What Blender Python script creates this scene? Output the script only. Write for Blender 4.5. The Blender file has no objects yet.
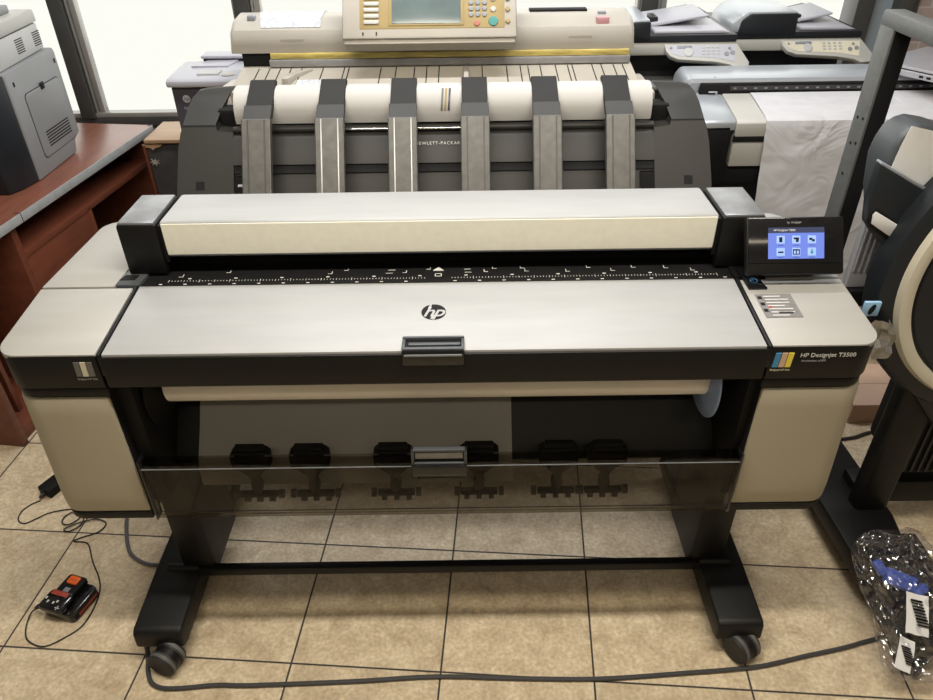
import bpy, bmesh, math, random
from mathutils import Vector, Matrix, Euler
random.seed(7)
S = bpy.context.scene
COL = S.collection
R = math.radians

# ------------------------------------------------------------------ materials
def nn(nt, t, **kw):
    n = nt.nodes.new(t)
    for k, v in kw.items(): setattr(n, k, v)
    return n

def mat(name, col, rough=.5, metal=0., var=.06, scale=12., bump=0., bscale=300., coat=0., emit=None, estr=0., spec=.5, streak=None, bdist=.002):
    m = bpy.data.materials.new(name); m.use_nodes = True
    nt = m.node_tree; b = nt.nodes['Principled BSDF']
    b.inputs['Roughness'].default_value = rough
    b.inputs['Metallic'].default_value = metal
    b.inputs['Specular IOR Level'].default_value = spec
    b.inputs['Coat Weight'].default_value = coat
    b.inputs['Coat Roughness'].default_value = .1
    tc = nn(nt, 'ShaderNodeTexCoord')
    mp = nn(nt, 'ShaderNodeMapping')
    nt.links.new(tc.outputs['Object'], mp.inputs[0])
    if streak: mp.inputs['Scale'].default_value = streak
    no = nn(nt, 'ShaderNodeTexNoise'); no.inputs['Scale'].default_value = scale; no.inputs['Detail'].default_value = 4
    nt.links.new(mp.outputs[0], no.inputs['Vector'])
    cr = nn(nt, 'ShaderNodeValToRGB')
    c = Vector(col)
    cr.color_ramp.elements[0].position = .3; cr.color_ramp.elements[1].position = .7
    cr.color_ramp.elements[0].color = (*(c*(1-var)), 1); cr.color_ramp.elements[1].color = (*[min(1, x) for x in c*(1+var)], 1)
    nt.links.new(no.outputs['Fac'], cr.inputs[0]); nt.links.new(cr.outputs[0], b.inputs['Base Color'])
    if bump:
        n2 = nn(nt, 'ShaderNodeTexNoise'); n2.inputs['Scale'].default_value = bscale
        bp = nn(nt, 'ShaderNodeBump'); bp.inputs['Strength'].default_value = bump; bp.inputs['Distance'].default_value = bdist
        n2.inputs['Distortion'].default_value = 1.5 if bdist > .004 else 0
        nt.links.new(tc.outputs['Object'], n2.inputs['Vector'])
        nt.links.new(n2.outputs['Fac'], bp.inputs['Height']); nt.links.new(bp.outputs[0], b.inputs['Normal'])
    if emit:
        b.inputs['Emission Color'].default_value = (*emit, 1); b.inputs['Emission Strength'].default_value = estr
    return m

def clear(name, tint, gloss=.06, rough=.05, gcol=(1, 1, 1)):
    m = bpy.data.materials.new(name); m.use_nodes = True
    nt = m.node_tree; nt.nodes.remove(nt.nodes['Principled BSDF'])
    out = nt.nodes['Material Output']
    tr = nn(nt, 'ShaderNodeBsdfTransparent'); tr.inputs[0].default_value = (*tint, 1)
    gl = nn(nt, 'ShaderNodeBsdfGlossy'); gl.inputs['Color'].default_value = (*gcol, 1); gl.inputs['Roughness'].default_value = rough
    fr = nn(nt, 'ShaderNodeLayerWeight'); fr.inputs[0].default_value = .5
    pw = nn(nt, 'ShaderNodeMath', operation='POWER'); pw.inputs[1].default_value = 4
    nt.links.new(fr.outputs['Facing'], pw.inputs[0])
    ad = nn(nt, 'ShaderNodeMath', operation='MULTIPLY_ADD'); ad.inputs[1].default_value = .6; ad.inputs[2].default_value = gloss
    mx = nn(nt, 'ShaderNodeMixShader')
    nt.links.new(pw.outputs[0], ad.inputs[0]); nt.links.new(ad.outputs[0], mx.inputs[0])
    nt.links.new(tr.outputs[0], mx.inputs[1]); nt.links.new(gl.outputs[0], mx.inputs[2])
    nt.links.new(mx.outputs[0], out.inputs[0])
    return m

M = {}
M['silver'] = mat('silver_cover_paint', (.33, .32, .30), .45, .08, .05, 3, .05, 700, streak=(1, 6, 6))
M['silver_lid'] = mat('pale_brushed_cover', (.34, .345, .35), .45, .1, .05, 5, .05, 500, streak=(1, 5, 5))
M['greymetal'] = mat('grey_brushed_cap', (.24, .245, .26), .35, .5, .12, 40, .08, 600)
M['beige'] = mat('beige_panel_plastic', (.37, .335, .255), .5, 0, .02, 3, .03, 600)
M['black'] = mat('black_plastic', (.0055, .0052, .005), .45, 0, .15, 20, .05, 500, spec=.28)
M['blackgloss'] = mat('gloss_black_plastic', (.008, .008, .009), .12, 0, .1, 10)
M['blackmatt'] = mat('matt_black_plastic', (.006, .006, .0065), .7, 0, .1, 10, spec=.25)
M['legblack'] = mat('black_painted_steel', (.005, .005, .0055), .5, 0, .2, 60, .1, 900, spec=.35)
M['platen'] = mat('black_scan_platen', (.008, .008, .0085), .5, 0, .15, 30, spec=.3)
M['white_print'] = mat('white_printed_marking', (.62, .62, .6), .6)
M['grey_print'] = mat('grey_printed_marking', (.28, .28, .28), .6)
M['roll'] = mat('cream_paper_roll', (.88, .84, .76), .7, 0, .01, 3)
M['blueplastic'] = mat('pale_blue_plastic', (.28, .38, .60), .35, 0, .05)
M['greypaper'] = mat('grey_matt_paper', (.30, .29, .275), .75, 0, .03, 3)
M['darkgrey'] = mat('warm_dark_grey_plastic', (.021, .0195, .017), .5, 0, .06, 10, .05, 500, spec=.35)
M['darkgrey2'] = mat('mid_dark_grey_plastic', (.034, .031, .028), .5, 0, .06, 10)
M['armgrey'] = mat('worn_grey_arm', (.085, .081, .075), .42, .2, .18, 45, .1, 400)
M['armdark'] = mat('dark_arm_cap', (.010, .009, .008), .6, 0, .1, 20, spec=.3)
M['chrome'] = mat('polished_steel', (.75, .74, .7), .18, 1., .03)
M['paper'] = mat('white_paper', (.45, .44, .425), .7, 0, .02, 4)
M['paperwrink'] = mat('wrinkled_white_paper', (.53, .53, .56), .7, 0, .05, 9, .8, 7, streak=(1, 4, 1), bdist=.012)
M['cream'] = mat('cream_scanner_plastic', (.38, .355, .315), .42, 0, .04, 6, .05, 300)
M['creamdark'] = mat('tan_scanner_plastic', (.37, .34, .29), .5, 0, .05, 8)
M['yellow'] = mat('worn_yellow_strip', (.50, .40, .12), .5, 0, .35, 14, streak=(1, 1, 8))
M['ochre'] = mat('ochre_panel_face', (.31, .225, .085), .5, 0, .08, 14)
M['lcd'] = mat('grey_green_display', (.10, .13, .13), .2, 0, .5, 4)
M['silverblue'] = mat('cool_silver_plastic', (.42, .45, .49), .3, .3, .04, 5)
M['offwhite'] = mat('off_white_plastic', (.42, .415, .39), .45, 0, .03, 6)
M['bluegrey'] = mat('charcoal_blue_plastic', (.015, .017, .021), .4, 0, .1, 10, spec=.35)
M['navy'] = mat('dark_plum_plastic', (.045, .042, .055), .4, 0, .1, 10)
M['lavender'] = mat('pale_lavender_plastic', (.40, .40, .45), .4, 0, .04, 8)
M['prgrey'] = mat('cool_grey_printer_plastic', (.215, .22, .23), .5, 0, .06, 5, .05, 500)
M['prgrey2'] = mat('lighter_grey_printer_plastic', (.44, .445, .44), .5, 0, .04, 6)
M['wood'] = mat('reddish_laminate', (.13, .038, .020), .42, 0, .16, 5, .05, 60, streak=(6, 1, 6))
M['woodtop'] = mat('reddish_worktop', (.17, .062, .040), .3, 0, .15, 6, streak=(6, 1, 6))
M['paleoak'] = mat('pale_wood_top', (.42, .27, .16), .45, 0, .1, 6, streak=(1, 6, 6))
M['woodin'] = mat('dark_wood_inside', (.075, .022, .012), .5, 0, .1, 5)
M['edge'] = mat('grey_edge_band', (.32, .33, .34), .4, 0, .12, 30)
M['fabric'] = mat('dark_grey_board', (.045, .042, .045), .8, 0, .2, 20, .1, 200)
M['framemetal'] = mat('grey_window_frame', (.085, .085, .083), .4, .3, .1, 10)
M['framealu'] = mat('pale_window_bead', (.36, .35, .33), .35, .3, .05, 10)
M['standgrey'] = mat('grey_powder_coat', (.115, .12, .12), .45, .2, .1, 60, .15, 900)
M['devdark'] = mat('slate_plastic', (.014, .017, .021), .42, 0, .06, 8, .05, 500, spec=.35)
M['devgrey'] = mat('mid_slate_plastic', (.060, .067, .075), .4, 0, .06, 8)
M['ring'] = mat('bone_plastic_ring', (.60, .57, .47), .4, 0, .02, 8)
M['ribbed'] = mat('light_grey_ribbed', (.42, .43, .46), .45, 0, .04, 8)
M['rubber'] = mat('black_rubber', (.018, .018, .018), .6, 0, .1)
M['greyrubber'] = mat('grey_rubber_tread', (.10, .10, .095), .6, 0, .15, 40)
M['cable'] = mat('dark_grey_cable', (.045, .045, .048), .45, 0, .05)
M['cablegrey'] = mat('mid_grey_cable', (.09, .09, .10), .4, 0, .05)
M['orange'] = mat('orange_button', (.85, .14, .02), .4, 0, .05)
M['redlabel'] = mat('red_label', (.36, .05, .03), .5, 0, .2, 60)
M['cardboard'] = mat('cardboard', (.42, .27, .18), .8, 0, .06, 14)
M['cardtop'] = mat('pinkish_cardboard', (.55, .38, .28), .7, 0, .04, 14)
M['lblue'] = mat('light_blue_tag', (.30, .52, .75), .5)
M['barblue'] = mat('blue_ink_bar', (.05, .25, .48), .5)
M['bartan'] = mat('tan_ink_bar', (.62, .42, .30), .5)
M['baryellow'] = mat('yellow_ink_bar', (.80, .66, .08), .5)
M['bargrey'] = mat('grey_ink_bar', (.13, .13, .12), .5)
M['barcream'] = mat('cream_ink_bar', (.62, .58, .46), .5)
M['sticker'] = mat('silver_sticker', (.19, .18, .175), .4, .2, .12, 80)
M['screen'] = mat('blue_touchscreen', (.02, .02, .05), .2, emit=(.16, .24, .72), estr=1.1)
M['screenlite'] = mat('screen_icon_tile', (.02, .02, .05), .2, emit=(.40, .58, 1.0), estr=1.1)
M['screendark'] = mat('screen_dark_bar', (.01, .01, .02), .2, emit=(.05, .06, .11), estr=1.)
M['led'] = mat('blue_led', (.02, .05, .1), .3, emit=(.06, .22, .45), estr=.3)
M['pinkbtn'] = mat('pink_indicator', (.50, .26, .28), .4)
M['teal'] = mat('teal_button', (.04, .22, .20), .4)
M['redbtn'] = mat('red_button', (.36, .12, .08), .4)
M['keygrey'] = mat('grey_key', (.22, .24, .27), .4)
M['bluetoy'] = mat('blue_plastic_part', (.07, .12, .45), .35)
M['smoke'] = clear('smoked_clear_plastic', (.66, .64, .60), .012, .04)
M['glass'] = clear('window_glass', (.97, .98, .97), .0, .02)
M['frosted'] = mat('blue_grey_frosted_glass', (.34, .41, .47), .35, 0, .05, 2, emit=(.3, .4, .5), estr=.0)
M['film'] = clear('clear_plastic_film', (.90, .90, .93), .11, .13)
M['keysteel'] = mat('bright_arm_strip', (.34, .34, .33), .4, .4)
M['stripmetal'] = mat('pale_metal_strip', (.36, .36, .37), .35, .4, .1, 30)
M['labelwhite'] = mat('white_label_paper', (.74, .74, .74), .6)
M['lidface'] = mat('brightened_cream_lid_face', (.78, .755, .64), .4, 0, .03, 60)  # cream face, base colour lightened to make up for dim light on it
M['foil'] = mat('crumpled_foil', (.30, .29, .28), .3, .5, .2, 60)
M['laptop'] = mat('silver_laptop', (.50, .50, .54), .35, .5, .03)
M['ceil'] = mat('ceiling_paint', (.5, .5, .48), .9)
M['wallp'] = mat('wall_paint', (.30, .28, .25), .9, 0, .05, 2)
M['lampglow'] = mat('lamp_diffuser', (.8, .8, .8), .5, emit=(1, .95, .85), estr=8)

# blueprint paper material
def blueprint():
    m = mat('blueprint_print', (.6, .62, .68), .6)
    nt = m.node_tree; b = nt.nodes['Principled BSDF']
    tc = nn(nt, 'ShaderNodeTexCoord'); vo = nn(nt, 'ShaderNodeTexVoronoi', feature='DISTANCE_TO_EDGE'); vo.inputs['Scale'].default_value = 45
    cr = nn(nt, 'ShaderNodeValToRGB'); cr.color_ramp.elements[0].color = (.34, .37, .44, 1); cr.color_ramp.elements[1].color = (.52, .52, .52, 1); cr.color_ramp.elements[1].position = .10
    nt.links.new(tc.outputs['Object'], vo.inputs['Vector']); nt.links.new(vo.outputs[0], cr.inputs[0]); nt.links.new(cr.outputs[0], b.inputs['Base Color'])
    return m
M['blueprint'] = blueprint()

def tile_floor():
    m = bpy.data.materials.new('beige_ceramic_tiles'); m.use_nodes = True
    nt = m.node_tree; b = nt.nodes['Principled BSDF']; L = nt.links.new
    tc = nn(nt, 'ShaderNodeTexCoord')
    mp = nn(nt, 'ShaderNodeMapping'); mp.vector_type = 'POINT'
    mp.inputs['Rotation'].default_value = (0, 0, R(4.4))
    mp.inputs['Location'].default_value = (.013, .118, 0)
    L(tc.outputs['Object'], mp.inputs[0])
    sc = nn(nt, 'ShaderNodeVectorMath', operation='SCALE'); sc.inputs['Scale'].default_value = 1/.4
    L(mp.outputs[0], sc.inputs[0])
    sep = nn(nt, 'ShaderNodeSeparateXYZ'); L(sc.outputs[0], sep.inputs[0])
    ds = []
    for k in 'XY':
        pp = nn(nt, 'ShaderNodeMath', operation='PINGPONG'); pp.inputs[1].default_value = .5
        L(sep.outputs[k], pp.inputs[0]); ds.append(pp)
    mn = nn(nt, 'ShaderNodeMath', operation='MINIMUM'); L(ds[0].outputs[0], mn.inputs[0]); L(ds[1].outputs[0], mn.inputs[1])
    gr = nn(nt, 'ShaderNodeMapRange'); gr.inputs['From Min'].default_value = .0045; gr.inputs['From Max'].default_value = .0085
    L(mn.outputs[0], gr.inputs[0])
    fl = nn(nt, 'ShaderNodeVectorMath', operation='FLOOR'); L(sc.outputs[0], fl.inputs[0])
    wn = nn(nt, 'ShaderNodeTexWhiteNoise'); L(fl.outputs[0], wn.inputs['Vector'])
    off = nn(nt, 'ShaderNodeVectorMath', operation='MULTIPLY_ADD'); off.inputs[1].default_value = (7, 7, 7)
    L(wn.outputs['Color'], off.inputs[0]); L(tc.outputs['Object'], off.inputs[2])
    n1 = nn(nt, 'ShaderNodeTexNoise'); n1.inputs['Scale'].default_value = 17; n1.inputs['Detail'].default_value = 8; n1.inputs['Roughness'].default_value = .68
    n1.inputs['Distortion'].default_value = .6
    L(off.outputs[0], n1.inputs['Vector'])
    cr = nn(nt, 'ShaderNodeValToRGB'); e = cr.color_ramp.elements
    e[0].position = .28; e[0].color = (.44, .335, .22, 1); e[1].position = .72; e[1].color = (.76, .645, .47, 1)
    em = cr.color_ramp.elements.new(.5); em.color = (.60, .49, .34, 1)
    L(n1.outputs['Fac'], cr.inputs[0])
    n3 = nn(nt, 'ShaderNodeTexNoise'); n3.inputs['Scale'].default_value = 95; n3.inputs['Detail'].default_value = 3
    L(tc.outputs['Object'], n3.inputs['Vector'])
    mr3 = nn(nt, 'ShaderNodeMapRange'); mr3.inputs['From Min'].default_value = .3; mr3.inputs['From Max'].default_value = .7; mr3.inputs['To Min'].default_value = .80; mr3.inputs['To Max'].default_value = 1.14
    L(n3.outputs['Fac'], mr3.inputs[0])
    tv = nn(nt, 'ShaderNodeMapRange'); tv.inputs['To Min'].default_value = .93; tv.inputs['To Max'].default_value = 1.06; L(wn.outputs['Value'], tv.inputs[0])
    mu = nn(nt, 'ShaderNodeMath', operation='MULTIPLY'); L(mr3.outputs[0], mu.inputs[0]); L(tv.outputs[0], mu.inputs[1])
    vs = nn(nt, 'ShaderNodeVectorMath', operation='SCALE'); L(cr.outputs[0], vs.inputs[0]); L(mu.outputs[0], vs.inputs['Scale'])
    mx = nn(nt, 'ShaderNodeMix', data_type='RGBA'); mx.inputs[6].default_value = (.035, .03, .028, 1)
    L(gr.outputs[0], mx.inputs[0]); L(vs.outputs[0], mx.inputs[7]); L(mx.outputs[2], b.inputs['Base Color'])
    rr = nn(nt, 'ShaderNodeMapRange'); rr.inputs['To Min'].default_value = .8; rr.inputs['To Max'].default_value = .36; L(gr.outputs[0], rr.inputs[0])
    L(rr.outputs[0], b.inputs['Roughness'])
    bp = nn(nt, 'ShaderNodeBump'); bp.inputs['Strength'].default_value = .25; bp.inputs['Distance'].default_value = .003
    ab = nn(nt, 'ShaderNodeMath', operation='MULTIPLY_ADD'); ab.inputs[1].default_value = .25; L(n1.outputs['Fac'], ab.inputs[0]); L(gr.outputs[0], ab.inputs[2])
    L(ab.outputs[0], bp.inputs['Height']); L(bp.outputs[0], b.inputs['Normal'])
    return m
M['tiles'] = tile_floor()

def brick_mat():
    m = mat('painted_brick', (.4, .3, .28), .8)
    nt = m.node_tree; b = nt.nodes['Principled BSDF']
    tc = nn(nt, 'ShaderNodeTexCoord'); sp = nn(nt, 'ShaderNodeSeparateXYZ'); cb = nn(nt, 'ShaderNodeCombineXYZ')
    nt.links.new(tc.outputs['Object'], sp.inputs[0]); nt.links.new(sp.outputs['X'], cb.inputs['X']); nt.links.new(sp.outputs['Z'], cb.inputs['Y'])
    br = nn(nt, 'ShaderNodeTexBrick'); br.inputs['Scale'].default_value = 5
    br.inputs['Color1'].default_value = (.34, .24, .22, 1); br.inputs['Color2'].default_value = (.44, .36, .33, 1); br.inputs['Mortar'].default_value = (.5, .48, .46, 1)
    nt.links.new(cb.outputs[0], br.inputs['Vector']); nt.links.new(br.outputs['Color'], b.inputs['Base Color'])
    return m
M['brick'] = brick_mat()

# ------------------------------------------------------------------ geometry helpers
def B(): return bmesh.new()

def _bevel(bm, geom_edges, w, seg=2):
    if w > 0 and geom_edges:
        bmesh.ops.bevel(bm, geom=geom_edges, offset=w, segments=seg, profile=.5, affect='EDGES', clamp_overlap=True)

def bx(bm, x0, x1, y0, y1, z0, z1, bev=0, seg=2, M4=None):
    t = bmesh.new()
    r = bmesh.ops.create_cube(t, size=1)
    for v in t.verts:
        v.co = Vector((x0+(v.co.x+.5)*(x1-x0), y0+(v.co.y+.5)*(y1-y0), z0+(v.co.z+.5)*(z1-z0)))
    _bevel(t, t.edges[:], bev, seg)
    if M4: t.transform(M4)
    merge(bm, t); return bm

def merge(bm, t):
    me = bpy.data.meshes.new('tmp'); t.to_mesh(me); t.free(); bm.from_mesh(me); bpy.data.meshes.remove(me)

def prism(bm, pts, axis, a0, a1, bev=0, seg=2, M4=None):
    """closed outline pts extruded along axis; axis x: (y,z), y: (x,z), z: (x,y)"""
    t = bmesh.new()
    def mk(p, a):
        return {'x': (a, p[0], p[1]), 'y': (p[0], a, p[1]), 'z': (p[0], p[1], a)}[axis]
    A = [t.verts.new(mk(p, a0)) for p in pts]; Bv = [t.verts.new(mk(p, a1)) for p in pts]
    n = len(pts)
    t.faces.new(A); t.faces.new(list(reversed(Bv)))
    for i in range(n): t.faces.new((A[i], Bv[i], Bv[(i+1) % n], A[(i+1) % n]))
    bmesh.ops.recalc_face_normals(t, faces=t.faces[:])
    if bev: _bevel(t, [e for e in t.edges if e.calc_face_angle(0) > .5], bev, seg)
    if M4: t.transform(M4)
    merge(bm, t); return bm

def rrect(x0, x1, y0, y1, r, n=5, corners=(1, 1, 1, 1)):
    """rounded rectangle outline; corners order: x0y0, x1y0, x1y1, x0y1"""
    out = []
    C = [(x0, y0, 180), (x1, y0, 270), (x1, y1, 0), (x0, y1, 90)]
    for k, (cx, cy, a) in enumerate(C):
        if not corners[k]: out.append((cx, cy)); continue
        ox = cx + r*(1 if cx == x0 else -1); oy = cy + r*(1 if cy == y0 else -1)
        for i in range(n+1):
            t = R(a + 90*i/n); out.append((ox+r*math.cos(t), oy+r*math.sin(t)))
    return out

def rod(bm, p0, p1, r0, r1=None, seg=20, cap=True):
    r1 = r0 if r1 is None else r1
    p0, p1 = Vector(p0), Vector(p1); d = p1-p0
    q = d.to_track_quat('Z', 'Y').to_matrix().to_4x4()
    t = bmesh.new()
    bmesh.ops.create_cone(t, cap_ends=cap, segments=seg, radius1=r0, radius2=r1, depth=d.length)
    t.transform(Matrix.Translation((p0+p1)/2) @ q); merge(bm, t); return bm

def lathe(bm, prof, p0, axis, seg=32):
    """prof: list of (radius, height along axis)"""
    t = bmesh.new(); rings = []
    for r, h in prof:
        rings.append([t.verts.new((r*math.cos(2*math.pi*i/seg), r*math.sin(2*math.pi*i/seg), h)) for i in range(seg)] if r > 1e-6 else [t.verts.new((0, 0, h))])
    for a, b in zip(rings, rings[1:]):
        for i in range(seg):
            j = (i+1) % seg
            if len(a) == 1: t.faces.new((a[0], b[i], b[j]))
            elif len(b) == 1: t.faces.new((a[i], b[0], a[j]))
            else: t.faces.new((a[i], b[i], b[j], a[j]))
    bmesh.ops.recalc_face_normals(t, faces=t.faces[:])
    q = Vector(axis).to_track_quat('Z', 'Y').to_matrix().to_4x4()
    t.transform(Matrix.Translation(p0) @ q); merge(bm, t); return bm

def smooth_path(pts, n=6):
    P = [Vector(p) for p in pts]; out = []
    for i in range(len(P)-1):
        a = P[max(i-1, 0)]; b = P[i]; c = P[i+1]; d = P[min(i+2, len(P)-1)]
        for k in range(n):
            t = k/n
            out.append(.5*((2*b)+(-a+c)*t+(2*a-5*b+4*c-d)*t*t+(-a+3*b-3*c+d)*t**3))
    out.append(P[-1]); return out

def tube(bm, pts, r, seg=8, n=6):
    P = smooth_path(pts, n); t = bmesh.new(); rings = []
    up = Vector((0, 0, 1))
    for i, p in enumerate(P):
        d = (P[min(i+1, len(P)-1)]-P[max(i-1, 0)]).normalized()
        s = d.cross(up); s = s.normalized() if s.length > 1e-3 else Vector((1, 0, 0)); u = s.cross(d).normalized()
        rings.append([t.verts.new(p+s*r*math.cos(2*math.pi*k/seg)+u*r*math.sin(2*math.pi*k/seg)) for k in range(seg)])
    for a, b in zip(rings, rings[1:]):
        for k in range(seg): t.faces.new((a[k], b[k], b[(k+1) % seg], a[(k+1) % seg]))
    t.faces.new(rings[0]); t.faces.new(rings[-1])
    bmesh.ops.recalc_face_normals(t, faces=t.faces[:]); merge(bm, t); return bm

def sheet(bm, rows, th=.0006):
    """grid of points with a real thickness along its normals"""
    t = bmesh.new()
    V = [[t.verts.new(p) for p in r] for r in rows]
    for a, b in zip(V, V[1:]):
        for i in range(len(a)-1): t.faces.new((a[i], a[i+1], b[i+1], b[i]))
    bmesh.ops.recalc_face_normals(t, faces=t.faces[:])
    bmesh.ops.solidify(t, geom=t.faces[:], thickness=th)
    merge(bm, t); return bm

def quad(bm, c, u, v, w, h, th=.0006):
    """thin raised label centred at c with unit axes u (width), v (height)"""
    u = Vector(u).normalized(); v = Vector(v).normalized(); n = u.cross(v).normalized()
    Mx = Matrix.Translation(c) @ Matrix((u, v, n)).transposed().to_4x4()
    bx(bm, -w/2, w/2, -h/2, h/2, -th*.3, th, M4=Mx); return bm

ORG = {}
def obj(name, bm, m, parent=None, angle=35, label=None):
    me = bpy.data.meshes.new(name)
    o = bpy.data.objects.new(name, me); COL.objects.link(o)
    org = Vector((0, 0, 0))
    if parent is not None:
        o.parent = parent; org = ORG[parent.name]
        bm.transform(Matrix.Translation(-org))
    bm.normal_update(); bm.to_mesh(me); bm.free()
    me.polygons.foreach_set('use_smooth', [True]*len(me.polygons))
    me.set_sharp_from_angle(angle=R(angle))
    for k in (m if isinstance(m, (list, tuple)) else [m]): me.materials.append(M[k])
    ORG[o.name] = org
    if label: o['label'] = label
    return o

def thing(name, loc, label, cat, group=None):
    o = bpy.data.objects.new(name, None); COL.objects.link(o)
    o.location = loc; o.empty_display_size = .1
    ORG[o.name] = Vector(loc); o['label'] = label; o['category'] = cat
    if group: o['group'] = group
    return o

def solo(name, bm, m, label, cat, group=None, angle=35):
    cs = [v.co.copy() for v in bm.verts]
    c = Vector(((min(p.x for p in cs)+max(p.x for p in cs))/2, (min(p.y for p in cs)+max(p.y for p in cs))/2, min(p.z for p in cs)))
    bm.transform(Matrix.Translation(-c))
    o = obj(name, bm, m, None, angle); o.location = c; ORG[o.name] = c
    o['label'] = label; o['category'] = cat
    if group: o['group'] = group
    return o

def struct(name, bm, m):
    o = obj(name, bm, m); o['kind'] = 'structure'; return o

def text(name, s, c, u, v, size, m, parent, shear=0, space=1, bold=0, th=.0004):
    cu = bpy.data.curves.new('t', 'FONT'); cu.body = s; cu.size = size; cu.extrude = th; cu.align_x = 'CENTER'; cu.align_y = 'CENTER'
    cu.shear = shear; cu.space_character = space; cu.offset = bold; cu.resolution_u = 3
    to = bpy.data.objects.new('t', cu); COL.objects.link(to)
    me = bpy.data.meshes.new_from_object(to)
    bpy.data.objects.remove(to); bpy.data.curves.remove(cu)
    bm = B(); bm.from_mesh(me); bpy.data.meshes.remove(me)
    u = Vector(u).normalized(); v = Vector(v).normalized(); n = u.cross(v)
    bm.transform(Matrix.Translation(c) @ Matrix((u, v, n)).transposed().to_4x4())
    return obj(name, bm, m, parent)

X3, Y3, Z3 = Vector((1, 0, 0)), Vector((0, 1, 0)), Vector((0, 0, 1))

# ------------------------------------------------------------------ camera, world, setting
cam = bpy.data.cameras.new('camera'); co = bpy.data.objects.new('camera', cam); COL.objects.link(co)
cam.sensor_width = 36; cam.lens = 725/933*36; cam.clip_start = .02
_f = Vector((0, math.cos(R(34.9)), -math.sin(R(34.9)))); _u = Vector((0, math.sin(R(34.9)), math.cos(R(34.9))))
_rot = Matrix((X3, _u, -_f)).transposed()
co.matrix_world = Matrix.Translation((.057, -1.196, 1.784)) @ (_rot @ Matrix.Rotation(R(-.77), 3, 'Z')).to_4x4()
S.camera = co

W = bpy.data.worlds.new('overcast_daylight'); S.world = W; W.use_nodes = True
wb = W.node_tree.nodes['Background']; wb.inputs[0].default_value = (1, .98, .925, 1); wb.inputs[1].default_value = 1.05

struct('floor', bx(B(), -3.0, 3.2, -3.2, 2.42, -.06, 0), 'tiles')
struct('ceiling', bx(B(), -3.0, 3.2, -3.2, 2.55, 2.8, 2.9), 'ceil')
struct('wall_left', bx(B(), -3.1, -3.0, -3.2, 2.55, -.06, 2.9), 'wallp')
struct('wall_right', bx(B(), 3.2, 3.3, -3.2, 2.55, -.06, 2.9), 'wallp')
struct('wall_front', bx(B(), -3.1, 3.3, -3.3, -3.2, -.06, 2.9), 'wallp')
bm = B(); bx(bm, -3.0, 1.93, 2.42, 2.55, -.06, .64); bx(bm, -3.0, 1.93, 2.42, 2.55, 2.5, 2.8)
struct('wall_back', bm, 'wallp')
struct('wall_alcove', bx(B(), 2.13, 3.2, 2.40, 2.55, -.06, 2.8), 'brick')
posts = [(-1.812, -1.745), (-.976, -.905), (.868, .945)]
bm = B()
bx(bm, -3.0, 1.91, 2.40, 2.52, .655, .70, .003)
bx(bm, -3.0, 1.91, 2.40, 2.52, 2.44, 2.5, .003)
for a, b in posts: bx(bm, a, b, 2.38, 2.52, .70, 2.44, .004)
struct('window_1', bm, 'framemetal')
bm = B()
for a, b in posts:
    bx(bm, a-.012, a, 2.405, 2.45, .70, 2.44, .002); bx(bm, b+.004, b+.014, 2.40, 2.45, .70, 2.44, .002); bx(bm, b+.020, b+.045, 2.405, 2.45, .70, 2.44, .002)
bx(bm, -3.0, 1.9, 2.398, 2.45, .70, .722, .002)
struct('trim_1', bm, 'framealu')
bm = B()
xs = [-3.0] + [v for p in posts for v in p] + [1.83]
for i in range(0, len(xs), 2): bx(bm, xs[i]+.004, xs[i+1]-.012, 2.46, 2.466, .71, 2.44)
struct('window_2', bm, 'glass')
bm = B(); bx(bm, 1.84, 1.92, 2.36, 2.5, -.0, 2.5, .004); bx(bm, 2.03, 2.10, 2.36, 2.5, 0, 2.5, .004); bx(bm, 2.10, 2.13, 2.38, 2.5, 0, 2.5, .003)
struct('door_1', bm, 'framemetal')
struct('door_2', bx(B(), 1.92, 2.03, 2.42, 2.44, 0, 2.5), 'frosted')

def area(name, loc, rot, sx, sy, power, col=(1, 1, 1), portal=False):
    l = bpy.data.lights.new(name, 'AREA'); l.shape = 'RECTANGLE'; l.size = sx; l.size_y = sy; l.energy = power; l.color = col
    o = bpy.data.objects.new(name, l); COL.objects.link(o); o.location = loc; o.rotation_euler = rot
    if portal: l.cycles.is_portal = True
    return o
area('window_portal', (-.55, 2.50, 1.57), (R(-90), 0, 0), 4.9, 1.74, 1, portal=True)
# daylight sky seen through the glass reaches in as a big soft source just outside the panes
area('daylight', (-.5, 2.75, 1.75), (R(-68), 0, 0), 4.6, 1.9, 27, (1, .98, .93))
def troffer(loc, sx, sy, power, col):
    t = thing('ceiling_light', loc, 'recessed fluorescent ceiling light panel above the shop floor', 'light', 'ceiling lights')
    x, y, z = loc
    bm = B(); bx(bm, x-sx/2-.03, x+sx/2+.03, y-sy/2-.03, y+sy/2+.03, z+.012, z+.05, .004); obj('housing', bm, 'framealu', t)
    area('lamp', (x, y, z), (0, 0, 0), sx, sy, power, col)
troffer((.15, -.26, 2.74), 2.4, .12, 66, (1, .93, .80))
troffer((.05, 1.20, 2.74), 2.4, .10, 44, (.97, .98, 1))
troffer((.15, -1.9, 2.74), 2.4, .16, 16, (1, .86, .66))

# ------------------------------------------------------------------ main wide-format printer
PR = thing('wide_format_printer', (0, .15, 0), 'silver and black wide-format printer with scanner lid and lit touchscreen, in front centre', 'printer')
TOPZ0, TOPZ1 = .950, .974
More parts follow.
